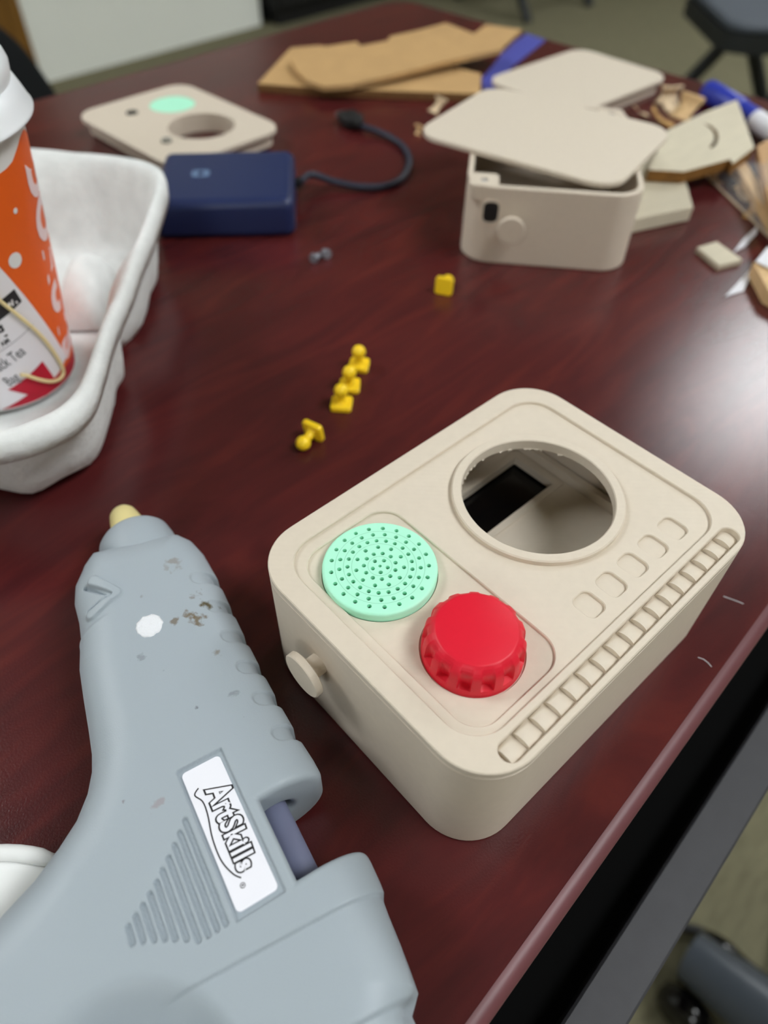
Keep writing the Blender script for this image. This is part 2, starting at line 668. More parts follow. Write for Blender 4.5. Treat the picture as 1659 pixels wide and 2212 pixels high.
# --- inner shelf with a window for the display
b = MB()
sh = inset(ic, 0.15)
win = [(-8, 19), (50, 19), (50, 36.5), (-8, 36.5)]
b.prism(sh, 17.5, 20, [win])
b.prism([(-11, 16.4), (53, 16.4), (53, 39), (-11, 39)], 20, 20.8, [win])
b.box(54.2, 56.8, -30, 42, 20, 24)
b.build('inner_shelf', beige_top, radio)
b = MB()
b.box(-9.5, 51.5, 17.5, 38, 14.5, 16.5)
b.build('display', black, radio)
# --- lid
lid = MB()
ch = 0.25
zL1, zL2 = H - 1.1, H - 2.0
panel = rrect(-53.6, 53.4, -35.9, 38.4, 10, 10)
inner = rrect(-50.6, -17.2, -33.6, 34.6, 7.5, 10)
slot = rrect(-50.2, 50.6, -43.6, -37.9, 2.84, 8)
ringo = circ(19.0, 6.3, 26.0, 96)
ringi = circ(19.0, 6.3, 23.0, 96)
moat = circ(19.0, 6.3, 28.3, 96)
discx, discy, discr = -35.0, 17.3, 15.9
knobx, knoby, knobr = -33.6, -16.4, 13.2
dh = circ(discx, discy, discr + 0.25, 80)
kh = circ(knobx, knoby, knobr + 0.5, 80)
btn = [rrect(-0.9 + 9.95 * k - 3.3, -0.9 + 9.95 * k + 3.3, -28.1 - 3.8, -28.1 + 3.8, 2.1, 6) for k in range(5)]
# rim
oc2 = inset(oc, 0.3)
lid.cap(oc2, [inset(panel, -ch), inset(slot, -ch)], H)
lid.wall(oc2, H, H - 0.3, oc)
lid.wall(oc, H - 0.3, ZS + 0.25)
lid.wall(oc, ZS + 0.25, ZS, inset(oc, 0.5))
lid.cap(inset(oc, 0.5), [ringi], ZS)
lid.wall(inset(panel, -ch), H, H - ch, panel)
lid.wall(panel, H - ch, zL1)
lid.cap(panel, [inset(inner, -ch), moat] + [inset(q, -0.25) for q in btn], zL1)
lid.wall(moat, zL1, zL1 - 0.35, ringo)
lid.wall(inset(inner, -ch), zL1, zL1 - ch, inner)
lid.wall(inner, zL1 - ch, zL2)
lid.cap(inner, [dh, kh], zL2)
lid.wall(dh, zL2, ZS)
lid.wall(kh, zL2, ZS)
for q in btn:
    lid.wall(inset(q, -0.25), zL1, zL1 - 0.25, q)
    lid.wall(q, zL1 - 0.25, zL1 - 1.0)
    lid.cap(q, [], zL1 - 1.0)
lid.wall(inset(slot, -ch), H, H - ch, slot)
lid.wall(slot, H - ch, H - 2.1)
lid.cap(slot, [], H - 2.1)
lid.build('lid', beige_top, radio, 30)
# raised ring round the round window
b = MB()
zr = zL1 + 1.6
ro2, ri2 = circ(19.0, 6.3, 25.6, 96), circ(19.0, 6.3, 23.3, 96)
b.wall(ringo, zL1 - 0.35, zr - 0.4)
b.wall(ringo, zr - 0.4, zr, ro2)
b.cap(ro2, [ri2], zr)
b.wall(ri2, zr, zr - 0.3, ringi)
b.wall(ringi, zr - 0.3, ZS - 0.6)
b.wall(ringi, ZS - 0.6, ZS - 0.6, circ(19.0, 6.3, 26.0, 96))
rg = b.build('window_ring', beige_top, radio, 30)
# ragged print burrs hanging from the ring
random.seed(4)
b = MB()
for k in range(26):
    a = random.uniform(10, 170)
    a0 = math.radians(a)
    da = random.uniform(0.03, 0.10)
    d = random.uniform(0.5, 1.1)
    p = lambda aa, rr, z: (19.0 + rr * math.cos(aa), 6.3 + rr * math.sin(aa), z)
    zt = ZS - 0.2
    b.add([p(a0, 23.1, zt), p(a0 + da, 23.1, zt), p(a0 + da * .7, 23.0 - 0.3, zt - d), p(a0 + da * .2, 23.0 - .2, zt - d * .8)], [(0, 1, 2, 3)])
b.build('print_burrs', beige_top, rg)
# ribs of the tuning strip
b = MB()
ny = 10
hw = 2.75
for i, (xx, fac) in enumerate(((-2.5, 0.0), (-2.45, 1.0), (-1.6, 0.97), (0.2, 0.66), (3.2, 0.02))):
    b.v += [(xx, -hw + 2 * hw * j / ny, fac * 1.75 * math.sqrt(max(0.0, 1 - 0.98 * (2 * j / ny - 1) ** 2))) for j in range(ny + 1)]
for i in range(4):
    for j in range(ny):
        o = i * (ny + 1) + j
        b.f.append((o, o + 1, o + ny + 2, o + ny + 1))
me_rib = b.mesh('rib', beige_top, 50)
for k in range(17):
    link('rib', me_rib, radio, (-46.6 + 5.86 * k, -40.75, H - 2.1))
# --- mint speaker disc
b = MB()
zt = H + 0.9
holes = [circ(discx, discy, 0.5, 12)]
for r, n, ph in ((2.15, 5, 0.3), (4.4, 11, 0.1), (6.6, 11, 0.35), (8.9, 21, 0.05), (11.15, 21, 0.12), (13.4, 21, 0.18)):
    for k in range(n):
        a = 2 * math.pi * k / n + ph
        holes.append(circ(discx + r * math.cos(a), discy + r * math.sin(a), 0.63, 12))
top = circ(discx, discy, discr - 0.9, 96)
b.cap(top, holes, zt)
for h in holes:
    b.wall(h, zt, zt - 1.6)
prev, pz = top, zt
for k in range(1, 6):
    a = math.pi / 2 * k / 5
    nx = circ(discx, discy, discr - 0.9 + 0.9 * math.sin(a), 96)
    nz = zt - 0.9 * (1 - math.cos(a))
    b.wall(prev, pz, nz, nx)
    prev, pz = nx, nz
b.wall(prev, pz, ZS + 0.3)
sp = b.build('speaker_disc', mint, radio, 40)
b = MB()
b.cap(circ(discx, discy, discr - 0.3, 64), [], zt - 1.55)
b.build('hole_shade_disc', hole_shade, sp)  # dark disc stands in for the shaded mint inside the holes
# thin grooves on the disc face
b = MB()
for r in (3.3, 7.75, 10.0, 12.3):
    b.wall(circ(discx, discy, r + 0.06, 96), zt + 0.02, zt + 0.02, circ(discx, discy, r - 0.06, 96))
b.build('face_grooves', mat('mint_groove', (140, 212, 178), 0.6), sp)
# --- red knob
NN = 14


def knob_mod(k, n, r, z):
    t = (k / n * NN + 0.25) % 1.0
    u = abs(t - 0.5) * 2          # 0 at the notch centre
    s = max(0.0, 1 - (u / 0.6) ** 4) ** 0.7
    zz = z - zL2
    if zz < 1.9 or zz > 9.7:
        dpt = 0.0
    elif zz < 6.6:
        dpt = 2.0 - (zz - 1.9) * 0.24
        if zz < 2.3:
            dpt *= (zz - 1.9) / 0.4
    else:
        dpt = 0.87 * max(0.0, (9.7 - zz) / 3.1)
    return 1 - dpt * s / max(r, 1e-6)


prof = [(0, zL2 - 0.8), (knobr, zL2 - 0.8), (knobr, zL2 + 1.0), (knobr - 0.1, zL2 + 1.95), (knobr - 0.12, zL2 + 2.35), (knobr - 0.2, zL2 + 3.4), (knobr - 0.3, zL2 + 4.8),
        (knobr - 0.45, zL2 + 6.2), (knobr - 0.6, zL2 + 7.0), (knobr - 0.9, zL2 + 7.8), (knobr - 1.5, zL2 + 8.6), (knobr - 2.3, zL2 + 9.3), (knobr - 2.9, zL2 + 9.75), (knobr - 3.3, zL2 + 9.9), (0, zL2 + 9.9)]
b = MB()
b.lathe(prof, NN * 20, (knobx, knoby), knob_mod)
b.build('red_knob', red, radio, 38)
# --- push button on the left side
b = MB()
by, bz = 14.2, 29.6
pr_ = [(0, 0), (3.1, 0), (3.1, 4.1), (6.6, 4.1), (7.0, 4.4), (7.0, 6.2), (6.7, 6.5), (0, 6.5)]
b.lathe(pr_, 48)
b.xf(lambda p: (X0 - p[2], by + p[0], bz + p[1]))
b.build('side_button', beige, radio, 40)

# ================================================================== GLUE GUN (lies on its side)
D = np.array([-0.2, -0.98])
D /= np.linalg.norm(D)
Lv = np.array([-0.98, 0.2])
Lv /= np.linalg.norm(Lv)
AX = np.array([-73.4, 98.0])
ZC = 15.0


def seg_d(X, Y, a, b2):
    ax, ay = a
    bx, by_ = b2
    dx, dy = bx - ax, by_ - ay
    t = np.clip(((X - ax) * dx + (Y - ay) * dy) / (dx * dx + dy * dy + 1e-9), 0, 1)
    return np.hypot(X - ax - t * dx, Y - ay - t * dy)


def poly_sdf(X, Y, pts):
    d = np.full(X.shape, 1e9)
    ins = np.zeros(X.shape, bool)
    n = len(pts)
    for i in range(n):
        a, c = pts[i], pts[(i + 1) % n]
        d = np.minimum(d, seg_d(X, Y, a, c))
        cond = ((a[1] > Y) != (c[1] > Y))
        xi = (c[0] - a[0]) * (Y - a[1]) / ((c[1] - a[1]) if abs(c[1] - a[1]) > 1e-9 else 1e-9) + a[0]
        ins ^= cond & (X < xi)
    return np.where(ins, -d, d)


def sstep(x, a, c):
    t = np.clip((x - a) / (c - a), 0, 1)
    return t * t * (3 - 2 * t)


def surface_nets(F, org, h):
    """naive surface nets on a scalar grid; returns vertices and quads"""
    s = F < 0
    nx, ny, nz = F.shape
    cnt = np.zeros((nx - 1, ny - 1, nz - 1), np.int32)
    acc = np.zeros((nx - 1, ny - 1, nz - 1, 3), np.float32)
    corner = [(i, j, k) for i in (0, 1) for j in (0, 1) for k in (0, 1)]
    sub = lambda A, c: A[c[0]:nx - 1 + c[0], c[1]:ny - 1 + c[1], c[2]:nz - 1 + c[2]]
    for c1 in corner:
        for ax in range(3):
            if c1[ax] == 0:
                c2 = list(c1)
                c2[ax] = 1
                a, b3 = sub(F, c1), sub(F, c2)
                m = (a < 0) != (b3 < 0)
                idx = np.nonzero(m)
                t = a[idx] / (a[idx] - b3[idx])
                p = np.tile(np.array(c1, np.float32), (len(t), 1))
                p[:, ax] = t
                acc[idx] += p
                cnt[idx] += 1
    act = np.nonzero(cnt)
    vid = np.full(cnt.shape, -1, np.int64)
    vid[act] = np.arange(len(act[0]))
    V = (np.stack(act, 1) + acc[act] / cnt[act][:, None]) * np.array(h) + np.array(org)
    quads = []
    for ax in range(3):
        o1, o2 = [(1, 2), (2, 0), (0, 1)][ax]
        sl = [slice(None)] * 3
        a = np.take(s, range(0, s.shape[ax] - 1), ax)
        b3 = np.take(s, range(1, s.shape[ax]), ax)
        I = np.stack(np.nonzero(a != b3), 1)
        ok = (I[:, o1] > 0) & (I[:, o2] > 0) & (I[:, o1] < s.shape[o1] - 1) & (I[:, o2] < s.shape[o2] - 1)
        I = I[ok]
        fl = a[tuple(I.T)]
        e1 = np.zeros(3, int)
        e2 = np.zeros(3, int)
        e1[o1] = 1
        e2[o2] = 1
        q = np.stack([vid[tuple((I - e1 - e2).T)], vid[tuple((I - e2).T)], vid[tuple(I.T)], vid[tuple((I - e1).T)]], 1)
        q = np.where(fl[:, None], q, q[:, ::-1])
        quads.append(q)
    return V, np.concatenate(quads)


def np_mesh(name, V, Q, m, smooth=True):
    me = bpy.data.meshes.new(name)
    me.vertices.add(len(V))
    me.vertices.foreach_set('co', (V * MM).astype(np.float32).ravel())
    me.loops.add(Q.size)
    me.loops.foreach_set('vertex_index', Q.astype(np.int32).ravel())
    me.polygons.add(len(Q))
    me.polygons.foreach_set('loop_start', np.arange(0, Q.size, Q.shape[1], dtype=np.int32))
    me.polygons.foreach_set('use_smooth', np.ones(len(Q), bool))
    me.update(calc_edges=True)
    me.validate()
    me.materials.append(m)
    return me


def build_gun():
    G = thing('glue_gun', 'grey plastic glue gun lying on its side beside the toy radio', 'glue gun', (-110, 30, 0))
    off = np.array([-110.0, 30.0, 0.0])
    A = lambda x, y, z: un2(x * .42195, 1060 + y * .42195, z)
    B = lambda x, y, z: un2(240 + x * .40988, 1580 + y * .40988, z)
    body = [(-60.6, 80.5), (-62.5, 85.5), (-70, 89), (-80, 93.5), (-87.5, 97), (-93, 94.5), (-98.5, 89.5), (-101.5, 84), (-103.5, 77), (-107.3, 67.5),
            (-110.2, 62), (-113.5, 53), (-116.8, 43.5), (-119.2, 37), (-121.5, 32.5), (-125, 28), (-130, 23.8), (-136, 20.8), (-143.3, 18.2), (-155.9, 16),
            (-172, 13), (-190, 4), (-203, -14), (-200, -40), (-180, -54), (-150, -60), (-125, -70), (-108, -76), (-97.5, -74), (-94.5, -60), (-90.4, -57.8),
            (-88.6, -53), (-86.9, -48.2), (-84.9, -42), (-83.0, -36.6), (-81.6, -31.5), (-79.8, -21), (-77.6, -9), (-76.4, -3), (-75.6, 3.5), (-73.6, 15), (-71.3, 26.5), (-68.8, 38), (-65.8, 50.5), (-62.6, 63), (-60.6, 74)]
    h = np.array([0.3, 0.3, 0.5])
    x0, x1, y0, y1 = -206.0, -57.0, -80.0, 101.0
    xs = np.arange(x0, x1, h[0], dtype=np.float32)
    ys = np.arange(y0, y1, h[1], dtype=np.float32)
    zs = np.arange(-1.2, 32.4, h[2], dtype=np.float32)
    X, Y = np.meshgrid(xs, ys, indexing='ij')
    d2 = poly_sdf(X, Y, body).astype(np.float32)
    # half thickness: fuller along the barrel, thinner handle
    bb = (X - AX[0]) * Lv[0] + (Y - AX[1]) * Lv[1]
    aa = (X - AX[0]) * D[0] + (Y - AX[1]) * D[1]
    handle = sstep(bb, 42, 75)
    hz = 14.6 - 2.6 * handle + 0.5 * np.exp(-(bb / 14) ** 2)
    Rh = 13.0
    Rv = 10.5
    carve = np.zeros_like(X)           # >0 removes material from the upper face
    # vent slots
    tops = [(390, 470), (363, 537), (335, 603), (303, 667), (270, 733), (240, 795), (205, 857), (167, 917), (130, 975), (92, 1030)]
    bots = [(605, 1015), (560, 1045), (512, 1075), (462, 1102), (400, 1095), (340, 1095), (285, 1095), (228, 1100), (170, 1105), (115, 1118)]
    for t, q in zip(tops, bots):
        d = seg_d(X, Y, B(*t, 29.2), B(*q, 29.2))
        carve += 1.0 * (1 - sstep(d, 0.42, 0.72))
    # label recess
    c = np.array([-103.4, -5.6])
    la = np.abs((X - c[0]) * D[0] + (Y - c[1]) * D[1])
    lb = np.abs((X - c[0]) * Lv[0] + (Y - c[1]) * Lv[1])
    rec = np.maximum(la - 19.0, lb - 5.9)
    carve += 1.15 * (1 - sstep(rec, -0.2, 0.2))
    # grip notches along the right flank
    for p in ((-70.6, 61.3), (-72.5, 49.8), (-74.9, 38.5), (-77.2, 27.3), (-79.3, 16.6), (-81.4, 5.3)):
        p = np.array(p) - Lv * 1.6 - D * 1.2
        q = p - Lv * 20
        d = seg_d(X, Y, p, q)
        dep = 0.55 + 1.7 * sstep(-((X - p[0]) * Lv[0] + (Y - p[1]) * Lv[1]), 0.5, 8)
        carve += dep * (1 - sstep(d, 2.05, 2.5))
    # rear shell sits a little lower behind the seam
    s0, s1 = np.array(B(380, 1370, 29)), np.array(B(1400, 830, 28))
    tn = (s1 - s0) / np.linalg.norm(s1 - s0)
    nn = np.array([tn[1], -tn[0]])
    ds = (X - s0[0]) * nn[0] + (Y - s0[1]) * nn[1]
    ts = (X - s0[0]) * tn[0] + (Y - s0[1]) * tn[1]
    carve += 0.85 * sstep(ds, -0.3, 0.5) * sstep(ts, -6, 1)
    # step on the left flank of the barrel behind the nose
    carve += 0.5 * (1 - sstep(aa, 33.5, 35.0)) * sstep(bb, 13, 19)
    # big scoop in the handle
    e = np.hypot((X + 147) / 24.0, (Y + 38) / 26.0)
    carve += 11.0 * (1 - sstep(e, 0.45, 1.0))
    # second step further down the rear shell
    s2 = np.array(B(1300, 1542, 27))
    s3 = np.array(B(1600, 1375, 26))
    t2 = (s3 - s2) / np.linalg.norm(s3 - s2)
    ds2 = (X - s2[0]) * t2[1] - (Y - s2[1]) * t2[0]
    carve += 1.0 * sstep(ds2, -0.4, 0.8) * sstep((X - s2[0]) * t2[0] + (Y - s2[1]) * t2[1], -18, -2)
    # raised arrow and its recess
    ar = [A(540, 478, 26), A(632, 545, 27), A(500, 672, 26)]
    ar2 = [A(446, 520, 25), A(578, 560, 27), A(462, 640, 25)]
    dr_ = np.minimum(seg_d(X, Y, ar[0], ar[1]), seg_d(X, Y, ar[1], ar[2]))
    dr2 = np.minimum(seg_d(X, Y, ar2[0], ar2[1]), seg_d(X, Y, ar2[1], ar2[2]))
    tri = poly_sdf(X, Y, [A(446, 520, 25), A(578, 560, 27), A(462, 640, 25), A(425, 600, 24)])
    mid = [((p[0] + q[0]) / 2, (p[1] + q[1]) / 2) for p, q in zip(ar, ar2)]
    dm = np.minimum(seg_d(X, Y, mid[0], mid[1]), seg_d(X, Y, mid[1], mid[2]))
    carve -= 1.0 * (1 - sstep(dm, 1.55, 1.9))
    carve += 1.3 * (1 - sstep(dr2, 0.4, 0.8))
    zz = zs[None, None, :].astype(np.float32)
    hz = hz.astype(np.float32)
    carve = carve.astype(np.float32)
    aa = aa.astype(np.float32)
    bb = bb.astype(np.float32)
    handle = handle.astype(np.float32)
    q1 = (d2 + Rh)[:, :, None] / Rh
    hzc = hz[:, :, None]
    q2 = (np.abs(zz - ZC) - (hzc - Rv)) / Rv
    F = np.sqrt(np.maximum(q1, 0) ** 2 + np.maximum(q2, 0) ** 2) + np.minimum(np.maximum(q1, q2), 0) - 1
    F = F * 10.5
    up = np.clip((zz - ZC + 4) / 6, 0, 1)
    F = F + carve[:, :, None] * up
    # flat enough underneath to rest
    rest = np.where(np.hypot(X + 178, Y - 6) < 46.5, 1.75, 0.15).astype(np.float32)[:, :, None]
    F = np.maximum(F, rest - zz)
    # flat faces at the stick gap
    gap_front = 104.2
    # bore for the glue stick
    SA = np.array([-93.0, -14.3])
    bs = (X - SA[0]) * Lv[0] + (Y - SA[1]) * Lv[1]
    rad = np.sqrt(bs[:, :, None] ** 2 + (zz - ZC) ** 2)
    inside = ((aa > 86) & (aa < 132))[:, :, None]
    F = np.where(inside, np.maximum(F, 4.6 - rad), F)
    gapd = np.maximum(np.maximum(105.0 - aa, aa - 125.5), bb + 0.3)[:, :, None] + 0 * zz
    kk = 2.2
    F = np.where(np.abs(F + gapd) < kk, np.maximum(F, -gapd) + (kk - np.abs(F + gapd)) ** 2 / (4 * kk), np.maximum(F, -gapd))
    F = F.astype(np.float32)
    V, Q = surface_nets(F, (x0, y0, -1.2), h)
    V = V - off
    me = np_mesh('body', V, Q, gun_m)
    link('body', me, G)
    # nozzle collar and tip (turned parts along the barrel axis)
    def axis(p, o=AX):
        # lathe z -> along -D (towards the tip), x -> Lv, y -> up
        return (o[0] - D[0] * p[2] + Lv[0] * p[0] - off[0], o[1] - D[1] * p[2] + Lv[1] * p[0] - off[1], ZC + p[1])
    b = MB()
    b.lathe([(0, -18), (12.9, -18), (12.8, -10), (12.5, -3.4), (11.9, 0.6), (11.0, 1.9), (9.6, 2.6), (7.0, 2.8), (6.8, 1), (0, 1)], 64)
    b.xf(axis)
    b.build('nozzle_collar', gun_m, G, 50)
    b = MB()
    b.lathe([(0, -1), (6.6, -1), (6.4, 3), (5.9, 8), (5.1, 12.6), (4.5, 15.0), (3.7, 16.2), (2.2, 16.9), (1.7, 16.9), (1.6, 14), (0, 14)], 40)
    b.xf(axis)
    b.build('nozzle_tip', nozzle_m, G, 50)
    # glue stick
    b = MB()
    b.lathe([(0, 0), (3.55, 0), (3.7, 0.4), (3.7, 33), (3.4, 33.4), (0, 33.4)], 32)
    s = np.array([-93.4, -14.6]) - D * 16.0
    b.xf(lambda p: (s[0] + D[0] * p[2] + Lv[0] * p[0] - off[0], s[1] + D[1] * p[2] + Lv[1] * p[0] - off[1], ZC + p[1]))
    b.build('glue_stick', stick_m, G, 40)
    # label plate with outlined lettering, swoosh and trademark ring
    zt = ZC + 14.6 + 0.35 - 0.75
    up2 = -Lv
    c0 = c - D * 0.0

    def lab(x, y, z=0.0):
        return (c0[0] + D[0] * x + up2[0] * y - off[0], c0[1] + D[1] * x + up2[1] * y - off[1], zt + z)
    b = MB()
    b.prism(rrect(-18.0, 17.6, -5.2, 4.9, 1.2, 6), -1.0, 0.0, ch=0.12)
    b.xf(lambda p: lab(*p))
    L = b.build('label_plate', gun_lbl, G, 30)
    for nm, o, z, m in (('letter_outline', 0.085, 0.05, ink), ('letter_fill', 0.028, 0.09, gun_lbl)):
        vs_, fs_ = text_mesh('ArtSkills', 1.0, o, 4, 0.0, 1.06)
        xmax = max(v[0] for v in vs_)
        xmin = min(v[0] for v in vs_)
        if nm == 'letter_outline':
            sx = 22.2 / (xmax - xmin)
            x00 = xmin
        b = MB()
        # lettering tilts a little against the label and grows towards the start
        def put(v):
            x = (v[0] - x00) * sx
            y = (v[1] - 0.35) * 7.3 * (1.12 - 0.012 * x)
            ca, sa = math.cos(-0.05), math.sin(-0.05)
            return lab(-11.6 + x * ca - y * sa, 1.7 + x * sa + y * ca, z)
        b.add([put(v) for v in vs_], fs_)
        b.build(nm, m, L, merge=0)
    sw = spline([(-12.6, -2.6, 0), (-11.4, -4.0, 0), (-9.0, -2.9, 0), (-5.5, -3.0, 0), (0, -4.0, 0), (5.5, -4.1, 0), (9.5, -2.9, 0), (11.3, -1.6, 0)], 8)
    b = MB()
    n = len(sw)
    up_, lo_ = [], []
    for i, p in enumerate(sw):
        wdt = 0.16
        a_, c_ = sw[max(i - 1, 0)], sw[min(i + 1, n - 1)]
        tx, ty = c_[0] - a_[0], c_[1] - a_[1]
        l_ = math.hypot(tx, ty)
        up_.append(lab(p[0] - ty / l_ * wdt, p[1] + tx / l_ * wdt, 0.06))
        lo_.append(lab(p[0] + ty / l_ * wdt, p[1] - tx / l_ * wdt, 0.06))
    b.band(up_, lo_, False)
    b.build('swoosh', ink, L)
    b = MB()
    cc = circ(12.9, -1.9, 0.62, 24)
    ci = circ(12.9, -1.9, 0.48, 24)
    b.band([lab(*p, 0.06) for p in cc], [lab(*p, 0.06) for p in ci])
    vs_, fs_ = text_mesh('R', 0.8, 0.02, 2)
    b.add([lab(12.65 + v[0], -2.18 + v[1], 0.06) for v in vs_], fs_)
    b.build('trademark_ring', ink, L)
    # round dab of dried glue and a small streak
    gx, gy = A(768, 695, 29.5)
    b = MB()
    random.seed(3)
    rr = [1 + random.uniform(-.06, .06) for _ in range(28)]
    for j, (r, z) in enumerate(((3.9, -0.6), (3.75, 0.1), (3.3, 0.35), (2.2, 0.42), (0.001, 0.46))):
        b.v += [(gx + r * rr[k] * math.cos(2 * math.pi * k / 28) - off[0], gy + r * rr[k] * math.sin(2 * math.pi * k / 28) - off[1], ZC + 14.6 + 0.4 + z) for k in range(28)]
    for j in range(4):
        for k in range(28):
            b.f.append((j * 28 + k, j * 28 + (k + 1) % 28, (j + 1) * 28 + (k + 1) % 28, (j + 1) * 28 + k))
    b.build('glue_dab', glue_w, G, 60)
    st = lambda x, y, r, col, amt: (A(x, y, 29)[0] - off[0], A(x, y, 29)[1] - off[1], r, col, amt)
    brown = (104, 84, 48)
    gun_stains([st(735, 552, 1.8, brown, 0.7), st(1062, 575, 4.0, (84, 72, 36), 0.95), st(1010, 540, 3.5, brown, 0.7), st(1015, 685, 4.5, brown, 0.8), st(970, 640, 2.6, brown, 0.8), st(890, 680, 2.6, brown, 0.7),
                st(880, 380, 6.0, (126, 112, 92), 0.5), st(1105, 845, 2.2, (120, 112, 94), 0.7), st(840, 928, 2.0, (128, 136, 142), 0.8), st(1015, 1122, 1.4, (96, 100, 104), 0.9),
                st(1250, 1165, 1.1, (96, 100, 104), 0.9), st(1210, 1050, 3.0, (126, 134, 140), 0.7), st(832, 1580, 4.2, (150, 138, 140), 0.6), st(632, 1595, 1.6, (120, 112, 114), 0.8), st(720, 860, 3.0, (132, 140, 146), 0.8)])
    return G


build_gun()

# ================================================================== CUP AND CARRIER
CUP = (-64.0, 230.0)
ZF, RF = 117.0, 45.0
ZB, RT, RB = 6.5, 41.5, 27.5
cup = thing('paper_cup', 'orange and white paper drink cup with white plastic lid, standing in the carrier', 'cup', (CUP[0], CUP[1], ZB))


def cone(th, z, o=0.0):
    """th in degrees (world azimuth), z world height, o offset from the wall; cup-local result"""
    t = (z - ZB) / (ZF - 2 - ZB)
    r = RB + (RT - RB) * t + o
    a = math.radians(th)
    return (r * math.cos(a), r * math.sin(a), z - ZB)


b = MB()
b.lathe([(0, 3), (RB - 1.2, 3), (RB - 1.0, 0), (RB, 0), (RT, ZF - 2 - ZB), (RT - 1, ZF - 2 - ZB)], 96)
b.build('cup_body', paper_w, cup, 50)
b = MB()
zl = ZF - ZB
b.lathe([(RT + 0.3, zl - 8.0), (RF, zl - 7.2), (RF + 0.2, zl - 6.6), (RF - 0.2, zl - 6.0), (RF - 1.5, zl - 2.5), (RF - 3.2, zl + 1.5), (RF - 4.2, zl + 2.2), (RF - 3.6, zl + 4.2), (RF - 3.2, zl + 7), (RF - 3.8, zl + 9.4), (RF - 5.4, zl + 10.8), (RF - 7.4, zl + 10.6),
         (RF - 8.8, zl + 9.2), (RF - 9.4, zl + 6.5), (RF - 10.6, zl + 5.2), (RF - 14, zl + 5.0), (RF - 24, zl + 5.0), (0, zl + 5.2)], 96)
b.build('cup_lid', lidw, cup, 60)


def cone_patch(name, poly, o, m, parent, step=4.0):
    """polygon in (azimuth degrees, height) laid on the cup wall"""
    xs_ = [p[0] for p in poly]
    zs_ = [p[1] for p in poly]
    bm = bmesh.new()
    vv = [bm.verts.new((p[0], p[1], 0)) for p in poly]
    bm.faces.new(vv)
    bmesh.ops.triangulate(bm, faces=bm.faces[:])
    k = math.floor(min(xs_) / step) * step + step
    while k < max(xs_):
        bmesh.ops.bisect_plane(bm, geom=bm.verts[:] + bm.edges[:] + bm.faces[:], plane_co=(k, 0, 0), plane_no=(1, 0, 0))
        k += step
    b = MB()
    bm.verts.ensure_lookup_table()
    b.add([cone(v.co.x, max(v.co.y, 7.3), o) for v in bm.verts], [tuple(v.index for v in f.verts) for f in bm.faces])
    bm.free()
    return b.build(name, m, parent, 60)


def cone_text(name, body, th0, z0, size, ang, o, m, parent, stretch=1.0, off=0.0, shear=0.0):
    vs_, fs_ = text_mesh(body, 1.0, off, 3, shear)
    ca, sa = math.cos(math.radians(ang)), math.sin(math.radians(ang))
    k = 180 / math.pi / 36.0
    b = MB()
    # split tall glyph triangles so that they follow the curved wall
    pts = []
    for v in vs_:
        x, y = v[0] * size * stretch, v[1] * size
        pts.append(cone(th0 + (x * ca - y * sa) * k, z0 + x * sa + y * ca, o))
    b.add(pts, fs_)
    return b.build(name, m, parent, merge=0)


# orange printed field with a wavy upper border
edge = [(85, 96), (60, 88), (40, 86), (20, 90), (0, 96), (-14, 99), (-22, 101.2), (-28.6, 104.4), (-34, 105.2), (-40, 104.6), (-47.6, 102.2), (-52.8, 100.3), (-58.8, 99.5), (-63, 99.3), (-72, 99.4), (-84, 100.2), (-98, 103), (-120, 105), (-150, 100), (-190, 96)]
fo = cone_patch('orange_field', [(-190, 12), (85, 12)] + edge, 0.12, orange, cup)
band_ = cone_patch('red_base_band', [(-190, 6.9), (85, 6.9), (85, 13), (-190, 13)], 0.18, magenta, cup)


# two lines of brand lettering that run down the right side
def side_text(body, th0, z_top, z_bot, cap):
    vs_, fs_ = text_mesh(body, 1.0, 0.055, 4, 0.0, 1.05)
    x0_, x1_ = min(v[0] for v in vs_), max(v[0] for v in vs_)
    b = MB()
    pts = []
    for v in vs_:
        t = (v[0] - x0_) / (x1_ - x0_)
        pts.append(cone(th0 - 10 * t + v[1] / 0.73 * cap, z_top + (z_bot - z_top) * t, 0.3))
    b.add(pts, fs_)
    return b.build('brand_lettering', pinkw, cup, merge=0)


side_text('DONUTS', -40.5, 96, 15, 27.0)
side_text("DUNKIN'", -6.0, 96, 15, 27.0)
for th_, z_, r_ in ((-60.4, 85.4, 1.0), (-70.2, 69.4, 2.9)):
    cone_patch('white_dot', [(th_ + r_ * 1.6 * math.cos(2 * math.pi * k / 16), z_ + r_ * math.sin(2 * math.pi * k / 16)) for k in range(16)], 0.3, paper_w, cup)


# order label, turned a little on the wall
def lp(x, y, a0=-72.6, z0=42.5, ang=18.0):
    ca, sa = math.cos(math.radians(ang)), math.sin(math.radians(ang))
    k = 180 / math.pi / 33.0
    return (a0 + (x * ca - y * sa) * k, z0 + x * sa + y * ca)


lbl = cone_patch('order_label', [lp(-62, -25), lp(-22, -25), lp(-5, -29), lp(5.5, -29), lp(4.5, 0), lp(3.8, 40), lp(-62, 40)], 0.35, label_w, cup)


def label_text(name, body, x, y, size, m, off=0.0, stretch=1.0):
    vs_, fs_ = text_mesh(body, 1.0, off, 3, 0.0, 1.0, 'RIGHT')
    b = MB()
    b.add([cone(*lp(x + v[0] * size * stretch, y + v[1] * size), 0.5) for v in vs_], fs_)
    return b.build(name, m, lbl, merge=0)


